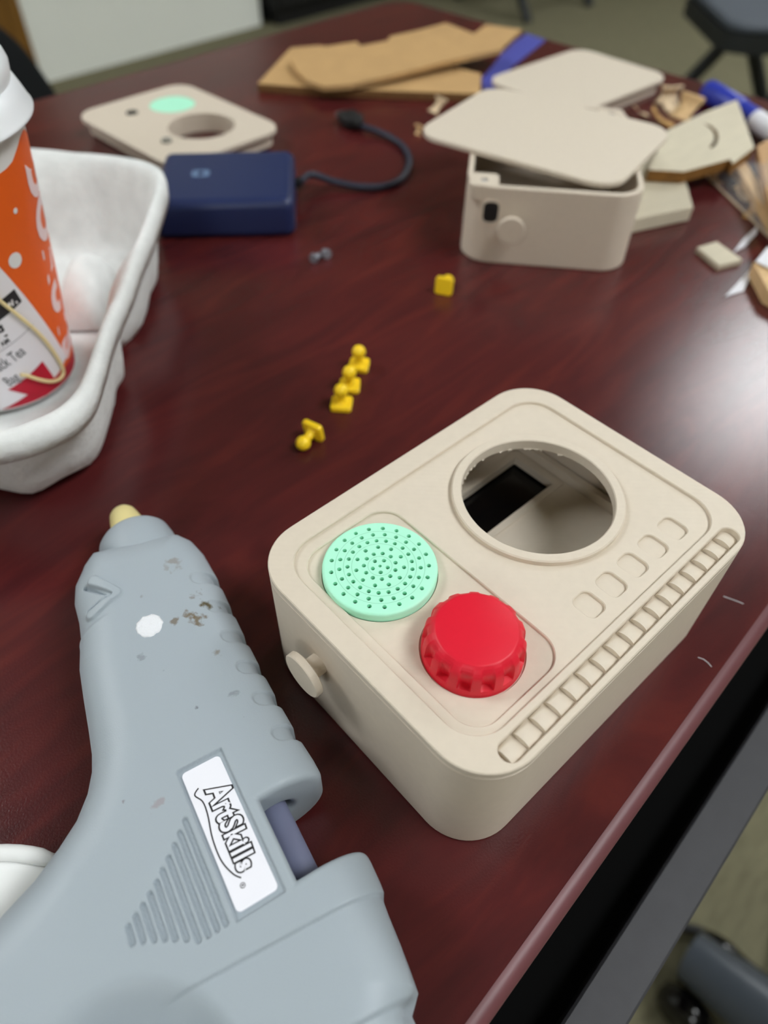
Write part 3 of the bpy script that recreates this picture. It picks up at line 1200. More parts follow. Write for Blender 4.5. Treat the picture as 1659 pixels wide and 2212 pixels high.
bk = cone_patch('black_box', [lp(-34, 9.6), lp(2.2, 10.8), lp(2.9, 17), lp(-5, 17), lp(-5.2, 15), lp(-34, 15)], 0.42, ink, lbl)
label_text('box_text', 'w,', 1.0, 12.0, 5.0, label_w, 0.02)
label_text('size_text', 'g', -9.2, 4.6, 9.0, ink, 0.02, 0.8)
label_text('time_text', '7:27 AM', -11.0, 0.6, 3.0, ink, 0.02, 0.85)
cone_patch('label_rule', [lp(-44, -0.7), lp(0, -0.7), lp(0, -0.5), lp(-44, -0.5)], 0.45, ink_g, lbl)
label_text('order_text', 'Black Tea', -9.6, -8.2, 7.2, ink_g, 0.005, 0.6)
label_text('bag_text', 'Bag', -19.0, -16.6, 7.2, ink_g, 0.005, 0.6)
cone_patch('red_corner', [(-74.7, 24.3), (-69.5, 13.9), (-72, 8.5), (-82, 7.2), (-95, 12), (-107, 17.6), (-91, 20.6)], 0.5, magenta, lbl)

# tea bag string
s_pts = []
for u_, v_, z_ in ((-60, 600, 60), (0, 650, 52), (35, 678, 47), (75, 712, 40), (105, 745, 34), (128, 780, 28), (137, 802, 24), (130, 818, 22), (110, 824, 22), (85, 820, 22.5), (60, 812, 23), (45, 810, 23)):
    # the point where the sight line first meets the cup wall
    best = None
    for zq in np.linspace(110, 7, 1031):
        w_ = un(u_, v_, zq)
        t = (w_[2] - ZB) / (ZF - 2 - ZB)
        e_ = math.hypot(w_[0] - CUP[0], w_[1] - CUP[1]) - (RB + (RT - RB) * t + 1.35)
        if best is None or e_ < best[0]:
            best = (e_, w_)
        if e_ <= 0:
            break
    s_pts.append(tuple(best[1]))
b = MB()
b.tube(spline(s_pts, 8), 0.75, 8)
tag(b.build('tea_bag_string', twine, None, 60), 'cream tea bag string looped against the orange cup', 'string')

# --- moulded pulp carrier
TC = (-62.0, 245.0)
rim = [un2(130, 318, 45), un2(250, 328, 45), un2(335, 352, 45), un2(361, 392, 45), un2(345, 440, 45), un2(300, 555, 45), un2(243, 690, 45), un2(205, 815, 45), un2(183, 865, 45), un2(130, 912, 45), un2(0, 966, 45),
       (-118, 152), (-160, 185), (-176, 235), (-170, 300), (-130, 360), (-70, 388), (-15, 380)]
rim = smooth_poly(rim, 2)
# resample by angle
ang = sorted([(math.atan2(p[1] - TC[1], p[0] - TC[0]), math.hypot(p[0] - TC[0], p[1] - TC[1])) for p in rim])
NA = 180
an = np.array([a for a, _ in ang])
rn = np.array([r for _, r in ang])
AA = np.linspace(-math.pi, math.pi, NA, endpoint=False)
RR = np.interp(AA, an, rn, period=2 * math.pi)
rings = [(1.0, 36), (1.005, 41), (1.0, 44.2), (0.975, 45.6), (0.945, 45.2), (0.925, 43), (0.905, 37), (0.885, 29), (0.865, 21), (0.845, 13), (0.825, 6), (0.79, 2.6), (0.70, 2.6), (0.50, 3.2), (0.2, 3.2)]
b = MB()
rnd = np.random.default_rng(5)
low = np.interp(np.linspace(0, 24, NA), np.arange(25), np.append(rnd.normal(size=24), 0))
for j, (s, z) in enumerate(rings):
    for k in range(NA):
        a = AA[k]
        r = RR[k] * s
        zz = z
        if j < 5:
            zz += 0.7 * low[k] + 0.5 * math.sin(9 * a)
            r += 0.5 * low[k]
        else:
            # buttresses between the cells, and scalloped feet
            bul = max(0.0, math.cos(4 * (a + 0.62)) - 0.25)
            f_ = min(1, (j - 4) / 3.0) * (1 if j < 12 else 0.3)
            r *= 1 - 0.16 * bul * f_
            if 9 <= j <= 12:
                zz += 3.0 * max(0, math.cos(11 * a) - 0.3)
            if j >= 12:
                zz = max(zz, 2.6)
        b.v.append((TC[0] + r * math.cos(a), TC[1] + r * math.sin(a), zz))
for j in range(len(rings) - 1):
    for k in range(NA):
        b.f.append((j * NA + k, j * NA + (k + 1) % NA, (j + 1) * NA + (k + 1) % NA, (j + 1) * NA + k))
b.f.append(tuple((len(rings) - 1) * NA + k for k in range(NA)))
tr = b.build('cup_carrier', pulp, None, 60)
md = tr.modifiers.new('thickness', 'SOLIDIFY')
md.thickness = 0.0022
md.offset = -1
tag(tr, 'light grey moulded pulp cup carrier holding the orange cup', 'cup carrier')
b = MB()
rc = un2(192, 640, 8)
dirx = np.array([0.64, 0.77])
diry = np.array([-0.77, 0.64])
for i in range(15):
    for j in range(15):
        x, y = (i - 7) / 7.0, (j - 7) / 7.0
        zz = 22.0 * max(0.0, 1 - abs(x) ** 2.6) ** 0.6 * max(0.0, 1 - abs(y) ** 2.4) ** 0.6
        b.v.append((rc[0] + 24 * x * dirx[0] + 10 * y * diry[0], rc[1] + 24 * x * dirx[1] + 10 * y * diry[1], 4.5 + zz))
for i in range(14):
    for j in range(14):
        b.f.append((i * 15 + j, (i + 1) * 15 + j, (i + 1) * 15 + j + 1, i * 15 + j + 1))
b.build('cell_divider', pulp, tr, 60)

# ================================================================== POWER BANK AND CABLE
pc0 = np.array([49.5, 300.3])
pc1 = np.array([111.7, 251.9])
fx = (pc1 - pc0) / np.linalg.norm(pc1 - pc0)
fy = np.array([-fx[1], fx[0]])
PL = float(np.linalg.norm(pc1 - pc0))
PD, PH = 69.0, 21.5
pwb = thing('power_bank', 'navy blue power bank block behind the cup carrier', 'power bank', (pc0[0], pc0[1], 0), math.atan2(fx[1], fx[0]))
b = MB()
o_ = rrect(0, PL, 0, PD, 5.5, 8)
pz, prev = 0.0, inset(o_, 4.0)
b.cap(prev, [], 0)
for k in range(1, 7):
    a = math.pi / 2 * k / 6
    nx, nz = inset(o_, 4.0 * (1 - math.sin(a))), 4.0 * (1 - math.cos(a))
    b.wall(prev, pz, nz, nx)
    prev, pz = nx, nz
b.wall(prev, pz, PH - 5.2)
pz = PH - 5.2
for k in range(1, 9):
    a = math.pi / 2 * k / 8
    nx, nz = inset(o_, 5.2 * (1 - math.cos(a))), PH - 5.2 + 5.2 * math.sin(a)
    b.wall(prev, pz, nz, nx)
    prev, pz = nx, nz
b.cap(prev, [], PH)
b.build('case', navy, pwb, 60)
b = MB()
lx, ly = PL * 0.315, PD * 0.53
b.prism(rrect(lx - 5.2, lx + 5.2, ly - 4.6, ly + 4.6, 2.4, 5), PH - 0.3, PH + 0.06, [rrect(lx - 1.4, lx + 1.4, ly - 2.6, ly + 2.6, 0.8, 3)])
b.build('logo_mark', navy_logo, pwb)
b = MB()
b.prism(rrect(0, 4.2, -3.4, 3.4, 1.2, 4), -1.6, 1.6)
b.xf(lambda p: (PL - 1 + p[0], PD * 0.63 + p[1], 12 + p[2]))
b.build('port_collar', blackm, pwb)
px, py = pc0 + fx * (PL + 3) + fy * PD * 0.63
cpts = [(px, py, 12)] + [tuple(un(u_, v_, z_)) for u_, v_, z_ in ((672, 377, 9), (720, 392, 5), (775, 403, 3), (830, 402, 2.4), (868, 384, 2.4), (884, 350, 2.4), (872, 318, 2.4), (842, 296, 3), (808, 281, 4), (782, 273, 5))]
ca = thing('usb_cable', 'short dark grey USB cable curling out of the navy power bank', 'cable', (px, py, 0))
b = MB()
b.tube([(p[0] - px, p[1] - py, p[2]) for p in spline(cpts, 8)], 2.1, 10)
b.build('cord', cable_m, ca, 60)
p1 = np.array(cpts[-1])
p2 = un(742, 248, 5)
t_ = (p2 - p1) / np.linalg.norm(p2 - p1)
b = MB()
s_ = np.array([-t_[1], t_[0], 0])
prof_ = [(0.0, 2.3, 2.3), (0.25, 3.6, 3.0), (0.36, 7.0, 4.2), (0.84, 7.0, 4.2), (0.88, 6.6, 3.9)]
LN = float(np.linalg.norm(p2 - p1))
for f_, wx, wz in prof_:
    for q in rrect(-wx, wx, -wz, wz, min(wx, wz) * .5, 3):
        c_ = p1 + t_ * LN * f_ + s_ * q[0]
        b.v.append((c_[0] - px, c_[1] - py, c_[2] + q[1]))
n = 16
for j in range(4):
    for k in range(n):
        b.f.append((j * n + k, j * n + (k + 1) % n, (j + 1) * n + (k + 1) % n, (j + 1) * n + k))
b.f.append(tuple(4 * n + k for k in range(n)))
b.build('plug_housing', blackm, ca, 40)
b = MB()
b.bar(p1 + t_ * LN * .85 - np.array([px, py, 0]), p1 + t_ * LN * 1.18 - np.array([px, py, 0]), 8.4, 2.6)
b.build('plug_contact', plug_m, ca)

# ================================================================== LIDS AND SECOND BOX
# front plate lying upside down by the power bank
q0, q1, q2, q3 = [np.array(un2(u_, v_, 6)) for u_, v_ in ((172, 250), (400, 176), (596, 272), (335, 345))]
c_ = np.array([134.8, 413.5])
ang_ = math.radians(-86.8)
fp = thing('front_plate', 'beige front plate lying face down by the power bank, mint disc showing', 'plate', (c_[0], c_[1], 9.4), ang_)
cosA, sinA = math.cos(-ang_), math.sin(-ang_)


def loc2(p, c=c_):
    dx, dy = p[0] - c[0], p[1] - c[1]
    return (dx * cosA - dy * sinA, dx * sinA + dy * cosA)


hc = [loc2(un2(u_, v_, 12.4)) for u_, v_ in ((368, 272), (500, 268), (435, 250), (435, 294))]
hx, hy = sum(p[0] for p in hc) / 4, sum(p[1] for p in hc) / 4
mc = loc2(un2(372, 224, 12.4))
kc = loc2(un2(285, 243, 12.4))
sc_ = loc2(un2(360, 304, 13))
b = MB()
b.prism(rrect(-60, 60, -45.5, 45.5, 15.6, 12), 0, 3.0, [circ(hx, hy, 22.5, 48), circ(mc[0], mc[1], 16.2, 40), circ(kc[0], kc[1], 4.2, 24)], 0.4)
pl = b.build('plate', beige, fp, 40)
b = MB()
b.prism(circ(hx, hy, 25.8, 48), -9.2, 0.0, [circ(hx, hy, 22.5, 48)])
b.build('window_ring', beige, fp, 40)
b = MB()
b.prism(rrect(-56.5, 56.5, -42, 42, 12, 12), -7.5, 0, [rrect(-54, 54, -39.5, 39.5, 9.5, 12)])
b.build('skirt', beige, fp, 40)
b = MB()
b.prism(circ(mc[0], mc[1], 16.0, 40), -1.6, 2.6, ch=0.4)
b.build('speaker_disc', mint, fp, 40)
b = MB()
b.prism(circ(kc[0], kc[1], 4.0, 24), -9.2, 3.3)
b.build('knob_shaft', blackm, fp, 40)
b = MB()
b.prism(circ(sc_[0], sc_[1], 3.4, 20), 2.6, 4.6, [circ(sc_[0], sc_[1], 1.6, 20)])
b.build('screw_post', mat('grey_post', (150, 148, 140), 0.5), fp, 40)

# second box
bl = np.array([163.0, 173.0])
br = np.array([223.5, 102.0])
ux = (br - bl) / np.linalg.norm(br - bl)      # along the visible short face
uy = np.array([-ux[1], ux[0]])                # away from the camera
mid_ = (bl + br) / 2
B2H = 41.8
box2 = thing('radio_case', 'open beige 3D printed case with round side button under a loose lid', 'case', (mid_[0] + uy[0] * 60, mid_[1] + uy[1] * 60, 0), math.atan2(ux[1], ux[0]))
b = MB()
oc = rrect(-45.5, 45.5, -60, 60, 15.6, 12)
ic = rrect(-42.5, 42.5, -57, 57, 12.6, 12)
b.cap(inset(oc, .7), [], 0)
b.wall(inset(oc, .7), 0, .7, oc)
b.wall(oc, .7, B2H - .5)
b.wall(oc, B2H - .5, B2H, inset(oc, .5))
b.wall(inset(oc, .5), B2H, B2H, inset(ic, -.3))
b.wall(inset(ic, -.3), B2H, B2H - .4, ic)
b.wall(ic, B2H - .4, 3)
b.cap(ic, [], 3)
b.build('case', beige, box2, 40)
# corner screw pads
for sx_, sy_ in ((-1, -1), (-1, 1), (1, 1)):
    b = MB()
    cx, cy = sx_ * 36.5, sy_ * 51
    b.prism(rrect(cx - 7.5, cx + 7.5, cy - 7.5, cy + 7.5, 3, 4), B2H - 8, B2H - 0.3, [circ(cx, cy, 2.2, 20)], 0.3)
    pad = b.build('screw_pad', beige, box2, 40)
    b = MB()
    b.prism(circ(cx, cy, 2.15, 16), B2H - 7, B2H - 1.2)
    b.build('threaded_insert', screw_m, pad, 40)
b = MB()
b.lathe([(0, 0), (3.1, 0), (3.1, 4), (6.9, 4), (7.2, 4.4), (7.2, 6.2), (6.9, 6.6), (0, 6.6)], 40)
b.xf(lambda p: (-20.0 + p[0], -60 - p[2], 22.0 + p[1]))
b.build('side_button', beige, box2, 40)
b = MB()
b.prism(rrect(-5.0, 5.0, -6.4, 6.4, 3.4, 5), -0.6, 0.25, [rrect(-4.0, 4.0, -5.4, 5.4, 2.8, 5)])
b.xf(lambda p: (-31.5 + p[0], -60 - p[2], 28.6 + p[1]))
b.build('port_rim', beige, box2, 40)
b = MB()
b.prism(rrect(-4.0, 4.0, -5.4, 5.4, 2.8, 5), -0.5, 0.1)
b.xf(lambda p: (-31.5 + p[0], -60 - p[2], 28.6 + p[1]))
b.build('port_opening', blackm, box2)


def plate_at(label, c, z0, a, size, th=3.0, skirt=0.0, r=15.6):
    o = thing('box_lid', label, 'lid', (c[0], c[1], z0), a)
    b = MB()
    hx_, hy_ = size[0] / 2, size[1] / 2
    b.prism(rrect(-hx_, hx_, -hy_, hy_, r, 12), skirt, skirt + th, ch=0.5)
    b.build('plate', beige_top, o, 40)
    if skirt:
        b = MB()
        b.prism(rrect(-hx_ + 3.5, hx_ - 3.5, -hy_ + 3.5, hy_ - 3.5, r - 3.5, 12), 0, skirt, [rrect(-hx_ + 6, hx_ - 6, -hy_ + 6, hy_ - 6, r - 6, 12)])
        b.build('skirt', beige, o, 40)
    return o


plate_at('plain beige lid lying askew on top of the open beige case', (242.6, 185.6), B2H + 0.1, math.radians(-76), (120, 91))
plate_at('plain beige lid lying flat on the table behind the open case', (420.9, 290.2), 0.1, math.radians(-90.2), (91, 120), 3.0, 7.6)

# ================================================================== CARDBOARD, WOOD, SCRAPS


def flat(name, label, cat, poly, z0, th, m, edge=None, holes=(), ch=0.0, zfn=None):
    """flat piece with the given outline (world mm)"""
    cx = sum(p[0] for p in poly) / len(poly)
    cy = sum(p[1] for p in poly) / len(poly)
    o = thing(name, label, cat, (cx, cy, z0))
    L_ = [(p[0] - cx, p[1] - cy) for p in poly]
    Hh = [[(p[0] - cx, p[1] - cy) for p in h] for h in holes]
    b = MB()
    if edge:
        b.cap(L_, Hh, th)
        b.cap(L_, Hh, 0)
    else:
        b.prism(L_, 0, th, Hh, ch)
    if zfn:
        b.xf(zfn)
    b.build('face', m, o, 40)
    if edge:
        b = MB()
        b.wall(L_, 0, th)
        for h in Hh:
            b.wall(h, 0, th)
        if zfn:
            b.xf(zfn)
        b.build('cut_edge', edge, o)
    return o


px_ = lambda L, z: [un2(u_, v_, z) for u_, v_ in L]
flat('cardboard_piece', 'large tan cardboard offcut lying flat at the back of the table', 'cardboard', px_([(556, 181), (700, 191), (860, 197), (1037, 203), (1040, 160), (900, 120), (760, 108), (690, 98), (628, 103)], 6), 0.4, 5.6, cardb, cardb_edge)
ct = thing('cardboard_piece', 'tan cardboard strip with a rounded end propped on the larger offcut', 'cardboard', (*un2(850, 140, 8), 6.2))
ctp = un2(850, 140, 8)
cpoly = px_([(627, 128), (640, 150), (664, 172), (700, 184), (760, 181), (850, 164), (960, 140), (1080, 118), (1090, 106), (1030, 88), (962, 62), (905, 75), (842, 86), (838, 95), (778, 104), (770, 95), (700, 104), (650, 112)], 12)
b = MB()
cl_ = [(p[0] - ctp[0], p[1] - ctp[1]) for p in cpoly]
b.prism(cl_, 0.4, 4.0)
tl = lambda p: (p[0], p[1], p[2] + 0.3 + max(0, 0.03 * (p[0] + 110)))
b.xf(tl)
b.build('face', cardb, ct, 30)
flat('cardboard_piece', 'small tan cardboard offcut at the far table corner', 'cardboard', px_([(1000, 92), (1050, 55), (1128, 66), (1086, 106)], 4), 1.2, 3.6, cardb, cardb_edge)

flat('blue_reflection', 'blue reflection on the table, put in as a thin film between the cardboard and the flat lid', 'reflection_patch', px_([(1044, 203), (1072, 196), (1105, 145), (1178, 86), (1138, 72), (1098, 96), (1066, 140), (1040, 170)], 1), 0.3, 0.6, reflection_blue)  # blue reflection on the table top, built as a thin film

q = lambda x, y: (1300 + x * .23966, 150 + y * .23966)
# thick beige block under the panel
flat('wood_block', 'thick pale wooden block sticking out from behind the open case', 'wood block', [(301, 113), (339, 144), (352, 168), (332, 184), (259.5, 127.6)], 0.2, 9.0, ply, None, (), 0.6)
# panel with crescent slot
pan = px_([q(1220, 272), q(1375, 705), q(1180, 850), q(1160, 808), q(740, 922), q(420, 905), q(590, 548), q(930, 385)], 17)
cres = px_([q(915, 485), q(985, 505), q(1040, 560), q(1052, 620), q(1030, 680), q(985, 712), q(968, 696), q(1005, 655), q(1018, 610), q(1000, 555), q(960, 515)], 17)
flat('plywood_board', 'thin pale plywood panel with a dark crescent slot cut into it', 'wood panel', pan, 10.2, 6.8, ply, ply_edge, [cres])
flat('wood_chip', 'small pale wedge of wood lying alone on the dark table', 'wood chip', px_([q(858, 1608), q(1035, 1555), q(1265, 1718), q(1055, 1770)], 3), 0.3, 3.0, ply, None)
flat('wood_board', 'tan wooden board among the scraps at the right edge', 'wood board', px_([q(1400, 690), q(1500, 630), q(1700, 700), q(1760, 1300), q(1560, 1420)], 16), 11.0, 5.0, wood_m, None)
flat('wood_strip', 'long light wooden strip leaning along the tan board', 'wood strip', px_([q(1195, 850), q(1300, 835), q(1700, 1420), q(1640, 1560)], 10), 4.5, 5.5, wood_l, None)
flat('wood_strip', 'light wooden offcut with pale end at the lower right of the scraps', 'wood strip', px_([q(1365, 1740), q(1450, 1690), q(1800, 1900), q(1800, 2150), q(1500, 1990)], 8), 0.3, 7.7, wood_l, None)
flat('white_scrap', 'white paper scrap beside the light wooden offcut', 'paper', px_([q(1390, 1720), q(1500, 1590), q(1640, 1640), q(1560, 1800)], 10), 9.0, 0.5, paper, None)
flat('white_scrap', 'thin white sliver below the small wood wedge', 'paper', px_([q(1110, 2040), q(1190, 1960), q(1340, 1800), q(1330, 1880), q(1280, 1990)], 1), 0.3, 0.5, paper, None)  # flat white sliver
flat('white_scrap', 'narrow white sliver next to the small wood wedge', 'paper', px_([q(1190, 1640), q(1290, 1510), q(1400, 1410), q(1400, 1470), q(1290, 1590)], 1), 0.3, 0.5, paper, None)  # flat white sliver, narrower

# wood shavings


def shaving(pix, z, L_, wd, r0, turns, rz, label, m=wood_l):
    c = un2(*pix, z)
    o = thing('wood_shaving', label, 'wood shaving', (c[0], c[1], 0), rz, 'wood shavings')
    b = MB()
    n = 18
    A_, B_ = [], []
    for k in range(n + 1):
        t = k / n
        a = -math.pi / 2 + turns * 2 * math.pi * t
        r = r0 * (1 - 0.35 * t)
        x = L_ * (t - 0.5) * 0.6 + r * math.cos(a)
        zz = r0 + r * math.sin(a) + 0.2
        A_.append((x, -wd / 2 + 2 * math.sin(7 * t), max(zz, 0.2)))
        B_.append((x + 1.5, wd / 2 + 1.2 * math.cos(9 * t), max(zz + 0.6, 0.2)))
    b.band(A_, B_, False)
    ob_ = b.build('curl', m, o, 60)
    s = ob_.modifiers.new('thickness', 'SOLIDIFY')
    s.thickness = 0.0005
    return o


wood_d = mat('shaving_dark', (186, 146, 92), 0.7, 0.2)
shav_w = mat('shaving_pale', (222, 198, 164), 0.7, 0.2)
shaving((1436, 210), 3, 26, 9, 5, 0.6, 0.4, 'pale curled shaving right behind the flat beige lid', shav_w)
shaving((1452, 226), 3, 26, 16, 8, 0.7, 1.3, 'tall pale curled shaving leaning on the plywood panel', shav_w)
shaving((1432, 258), 3, 30, 12, 6, 0.5, 2.2, 'tan curled shaving lying against the plywood panel edge', wood_d)
shaving((1480, 240), 3, 34, 16, 7, 0.55, 0.2, 'broad tan curled shaving beside the plywood panel', wood_l)
shaving((1385, 243), 2, 20, 7, 4, 0.5, 2.7, 'small whitish shaving at the corner of the loose lid', shav_w)
shaving((945, 232), 2, 24, 8, 4, 0.6, 0.3, 'pale shaving in front of the large cardboard offcut', shav_w)
shaving((905, 283), 2, 10, 4, 2.5, 0.5, 0.9, 'tiny shaving at the left corner of the loose lid', wood_l)
shaving((1545, 383), 2, 18, 7, 4, 0.6, 1.0, 'tan shaving under the front corner of the plywood panel', wood_d)
shaving((1600, 420), 2, 24, 8, 4, 0.7, 1.9, 'pale shaving inside the clear bag beside the light strip', shav_w)
shaving((1625, 460), 2, 20, 7, 4, 0.6, 0.4, 'brown shaving inside the clear bag near its edge', wood_d)
shaving((1590, 390), 2, 20, 7, 3.5, 0.6, 2.9, 'brown shaving inside the clear bag below the panel', wood_d)

# clear bag around the scraps at the right
bp0, bp1 = np.array(un2(1524, 376, 1)), np.array(un2(1659, 508, 1))
t_ = (bp1 - bp0) / np.linalg.norm(bp1 - bp0)
n_ = np.array([-t_[1], t_[0]])
if n_[0] < 0:
    n_ = -n_
bag = MB()
rnd = np.random.default_rng(11)
NU, NV = 26, 16
for i in range(NU):
    for j in range(NV):
        u_ = -2 + 150 * i / (NU - 1)
        v_ = 70 * (j / (NV - 1))
        zz = 0.8 + 24 * max(0.0, math.sin(math.pi * j / (NV - 1))) ** 0.45 * math.sin(math.pi * min(1, max(0.0, i / (NU - 1)))) ** 0.5 + rnd.uniform(-1, 1) * (1.2 if 0 < j < NV - 1 else 0.2)
        pnt = bp0 + t_ * u_ + n_ * v_
        bag.v.append((pnt[0] - bp0[0], pnt[1] - bp0[1], max(0.5, zz)))
for i in range(NU - 1):
    for j in range(NV - 1):
        bag.f.append((i * NV + j, (i + 1) * NV + j, (i + 1) * NV + j + 1, i * NV + j + 1))
bg = thing('plastic_bag', 'clear plastic bag spread over wood scraps at the right edge', 'plastic bag', (bp0[0], bp0[1], 0))
bag.build('film', clear, bg, 60)
b = MB()
b.tube([(t_[0] * s_ - n_[0] * 0.4, t_[1] * s_ - n_[1] * 0.4, 1.0) for s_ in np.linspace(-2, 148, 14)], 0.7, 6)
b.build('sealed_edge', mat('bag_edge', (196, 176, 150), 0.4, 0.5), bg, 60)

# blue marker pen, mostly hidden behind the panel
m0, m1 = np.array(un2(1531, 201, 7)), np.array(un2(1672, 290, 7))
t_ = (m1 - m0) / np.linalg.norm(m1 - m0)
mk = thing('marker_pen', 'blue marker pen lying behind the plywood panel', 'pen', (m0[0], m0[1], 0))
LM = float(np.linalg.norm(m1 - m0)) + 12
orient = lambda p: (t_[0] * p[2] - t_[1] * p[0], t_[1] * p[2] + t_[0] * p[0], 8.2 + p[1])
b = MB()
b.lathe([(0, -3), (5.5, -3), (7.6, -1), (8.0, 2), (8.0, 40), (7.2, 41), (7.0, 41)], 32)
b.xf(orient)
b.build('cap', blue_m, mk, 50)
b = MB()
b.lathe([(7.2, 40), (7.2, LM - 30), (6.8, LM - 29), (6.8, LM - 8), (5.0, LM - 6), (0, LM - 6)], 32)
b.xf(orient)
b.build('barrel', paper, mk, 50)
b = MB()
b.lathe([(7.35, 41.5), (7.35, LM - 34)], 32)
b.xf(orient)
b.build('blue_band', blue_m, mk, 50)

# ================================================================== YELLOW PEGS
b = MB()
fl_ = rrect(-4.6, 4.6, -4.6, 4.6, 1.5, 5)
b.prism(fl_, 0.0, 2.6, ch=0.45)
me_base = b.mesh('foot', yellow, 40)
b = MB()
b.lathe([(0, 2.4), (2.9, 2.4), (2.3, 3.2), (1.9, 4.2), (1.8, 5.6), (2.0, 6.4), (0, 6.4)], 24)
me_neck = b.mesh('neck', yellow, 50)
b = MB()
zb_, rb_ = 8.7, 3.15
b.lathe([(max(0.0, rb_ * math.cos(math.radians(a))), zb_ + rb_ * math.sin(math.radians(a))) for a in range(-90, 91, 12)], 28)
me_ball = b.mesh('ball', yellow, 80)
PEG = [((35.6, 120.4), 0.75, (0, 0), 0, 'yellow ball-topped peg, nearest of the three standing in a row'),
       ((46.4, 127.6), 0.8, (0, 0), 0, 'yellow ball-topped peg, middle of the three standing in a row'),
       ((59.4, 136.2), 0.7, (0, 0), 0, 'yellow ball-topped peg, farthest of the three standing in a row')]
for c_, rz, tl_, z_, lab_ in PEG:
    pg = thing('yellow_peg', lab_, 'peg', (c_[0], c_[1], 0.05), rz, 'yellow pegs')
    for nm, me in (('foot', me_base), ('neck', me_neck), ('ball', me_ball)):
        link(nm, me, pg)
# fallen peg: rests on the rim of its foot and on its ball
pg = thing('yellow_peg', 'yellow peg fallen over with its ball towards the glue gun', 'peg', (0, 0, 0), 0, 'yellow pegs')
f0 = np.array(un2(681, 928, 4))
f1 = np.array(un2(661, 951, 3.2))
dv = f1 - f0
hd = math.atan2(dv[1], dv[0])
tilt = math.radians(90 + math.degrees(math.asin((4.6 - 3.15) / 8.7)))
pg.location = ((f0[0]) * MM, (f0[1]) * MM, 4.62 * MM)
pg.rotation_mode = 'XYZ'
pg.rotation_euler = (0, tilt, hd)
for nm, me in (('foot', me_base), ('neck', me_neck), ('ball', me_ball)):
    link(nm, me, pg)
# lone peg seen from its foot side
pg = thing('yellow_peg', 'lone yellow peg lying in front of the open beige case', 'peg', (0, 0, 0), 0, 'yellow pegs')
f0 = np.array(un2(958, 620, 4.5))
pg.location = (f0[0] * MM, f0[1] * MM, 4.62 * MM)
pg.rotation_mode = 'XYZ'
pg.rotation_euler = (0, math.radians(99), math.radians(28))
for nm, me in (('foot', me_base), ('neck', me_neck), ('ball', me_ball)):
    link(nm, me, pg)

# two small screws
for (u_, v_), rz, lab_ in (((677, 561), 0.4, 'small steel screw on the table, the left of the pair'), ((707, 552), 1.2, 'small steel screw on the table, the right of the pair')):
    c_ = un2(u_, v_, 2)
    sc = thing('screw', lab_, 'screw', (c_[0], c_[1], 2.6), rz, 'small screws')
    b = MB()
    b.lathe([(0, 0), (2.6, 0), (2.6, 1.2), (1.8, 2.0), (0, 2.0)], 16)
    b.xf(lambda p: (p[2], p[0], p[1]))
    b.build('head', screw_m, sc, 40)
    b = MB()
    b.lathe([(1.3, 1.8), (1.3, 6.5), (0.2, 8.0), (0, 8.0)], 12)
    b.xf(lambda p: (p[2], p[0], p[1] - 1.0))
    b.build('shank', screw_m, sc, 40)

# white plastic lid under the glue gun handle
wc = (-178.0, 6.0)
wl = thing('plastic_tray', 'glossy white plastic tray with raised rim under the gun handle', 'tray', (wc[0], wc[1], 0))
b = MB()
ro_ = 45.5
prof_ = [(0, 0.2), (ro_ - 1.5, 0.2), (ro_, 0.8), (ro_, 1.5), (0, 1.5)]
b.lathe(prof_, 96)
b.build('dish', white_pl, wl, 40)
b = MB()
a0_ = math.atan2(un(141, 1846, 3)[1] - wc[1], un(141, 1846, 3)[0] - wc[0])
pts_ = [(43.6 * math.cos(a0_ + k * 0.07), 43.6 * math.sin(a0_ + k * 0.07), 2.4) for k in range(0, 34)]
b.tube(pts_, [0.3, 1.7] + [2.2] * 30 + [1.7, 0.3], 12)
b.build('raised_rim', white_pl, wl, 60)

# scratches on the table, laid on as thin white strands
for k, (L_, lab_) in enumerate((([(1563, 1288), (1580, 1294), (1596, 1300), (1606, 1304)], 'thin white scratch on the table right of the toy radio'),
                                ([(1508, 1420), (1520, 1424), (1530, 1432), (1537, 1440)], 'thin white scratch near the table edge'))):
    c_ = un2(*L_[0], 0)
    o = thing('table_scratch', lab_, 'table_scratch', (c_[0], c_[1], 0))
    b = MB()
    b.tube([(un2(*p, 0.2)[0] - c_[0], un2(*p, 0.2)[1] - c_[1], 0.15) for p in L_], 0.12, 5)
    b.build('strand', paper, o)

# ================================================================== FURNITURE BEHIND
# black cabinet against the wall end
cb = thing('cabinet', 'low black cabinet standing beyond the end of the pale wall', 'cabinet', rm(2600, 2960, FLOOR), TH)
b = MB()
b.box(-420, 420, -200, 200, 60, 1000)
b.build('carcass', blackm, cb)
b = MB()
b.box(-400, 400, -180, 180, 0, 60)
b.build('plinth', blackm, cb)
for sx_ in (-1, 1):
    b = MB()
    b.box(min(sx_ * 6, sx_ * 410), max(sx_ * 6, sx_ * 410), -212, -200, 70, 990)
    dd = b.build('cabinet_door', blackm, cb)
    b = MB()
    b.tube([(sx_ * 40, -222, 480), (sx_ * 40, -222, 600)], 6, 8)
    b.build('handle', plug_m, dd)


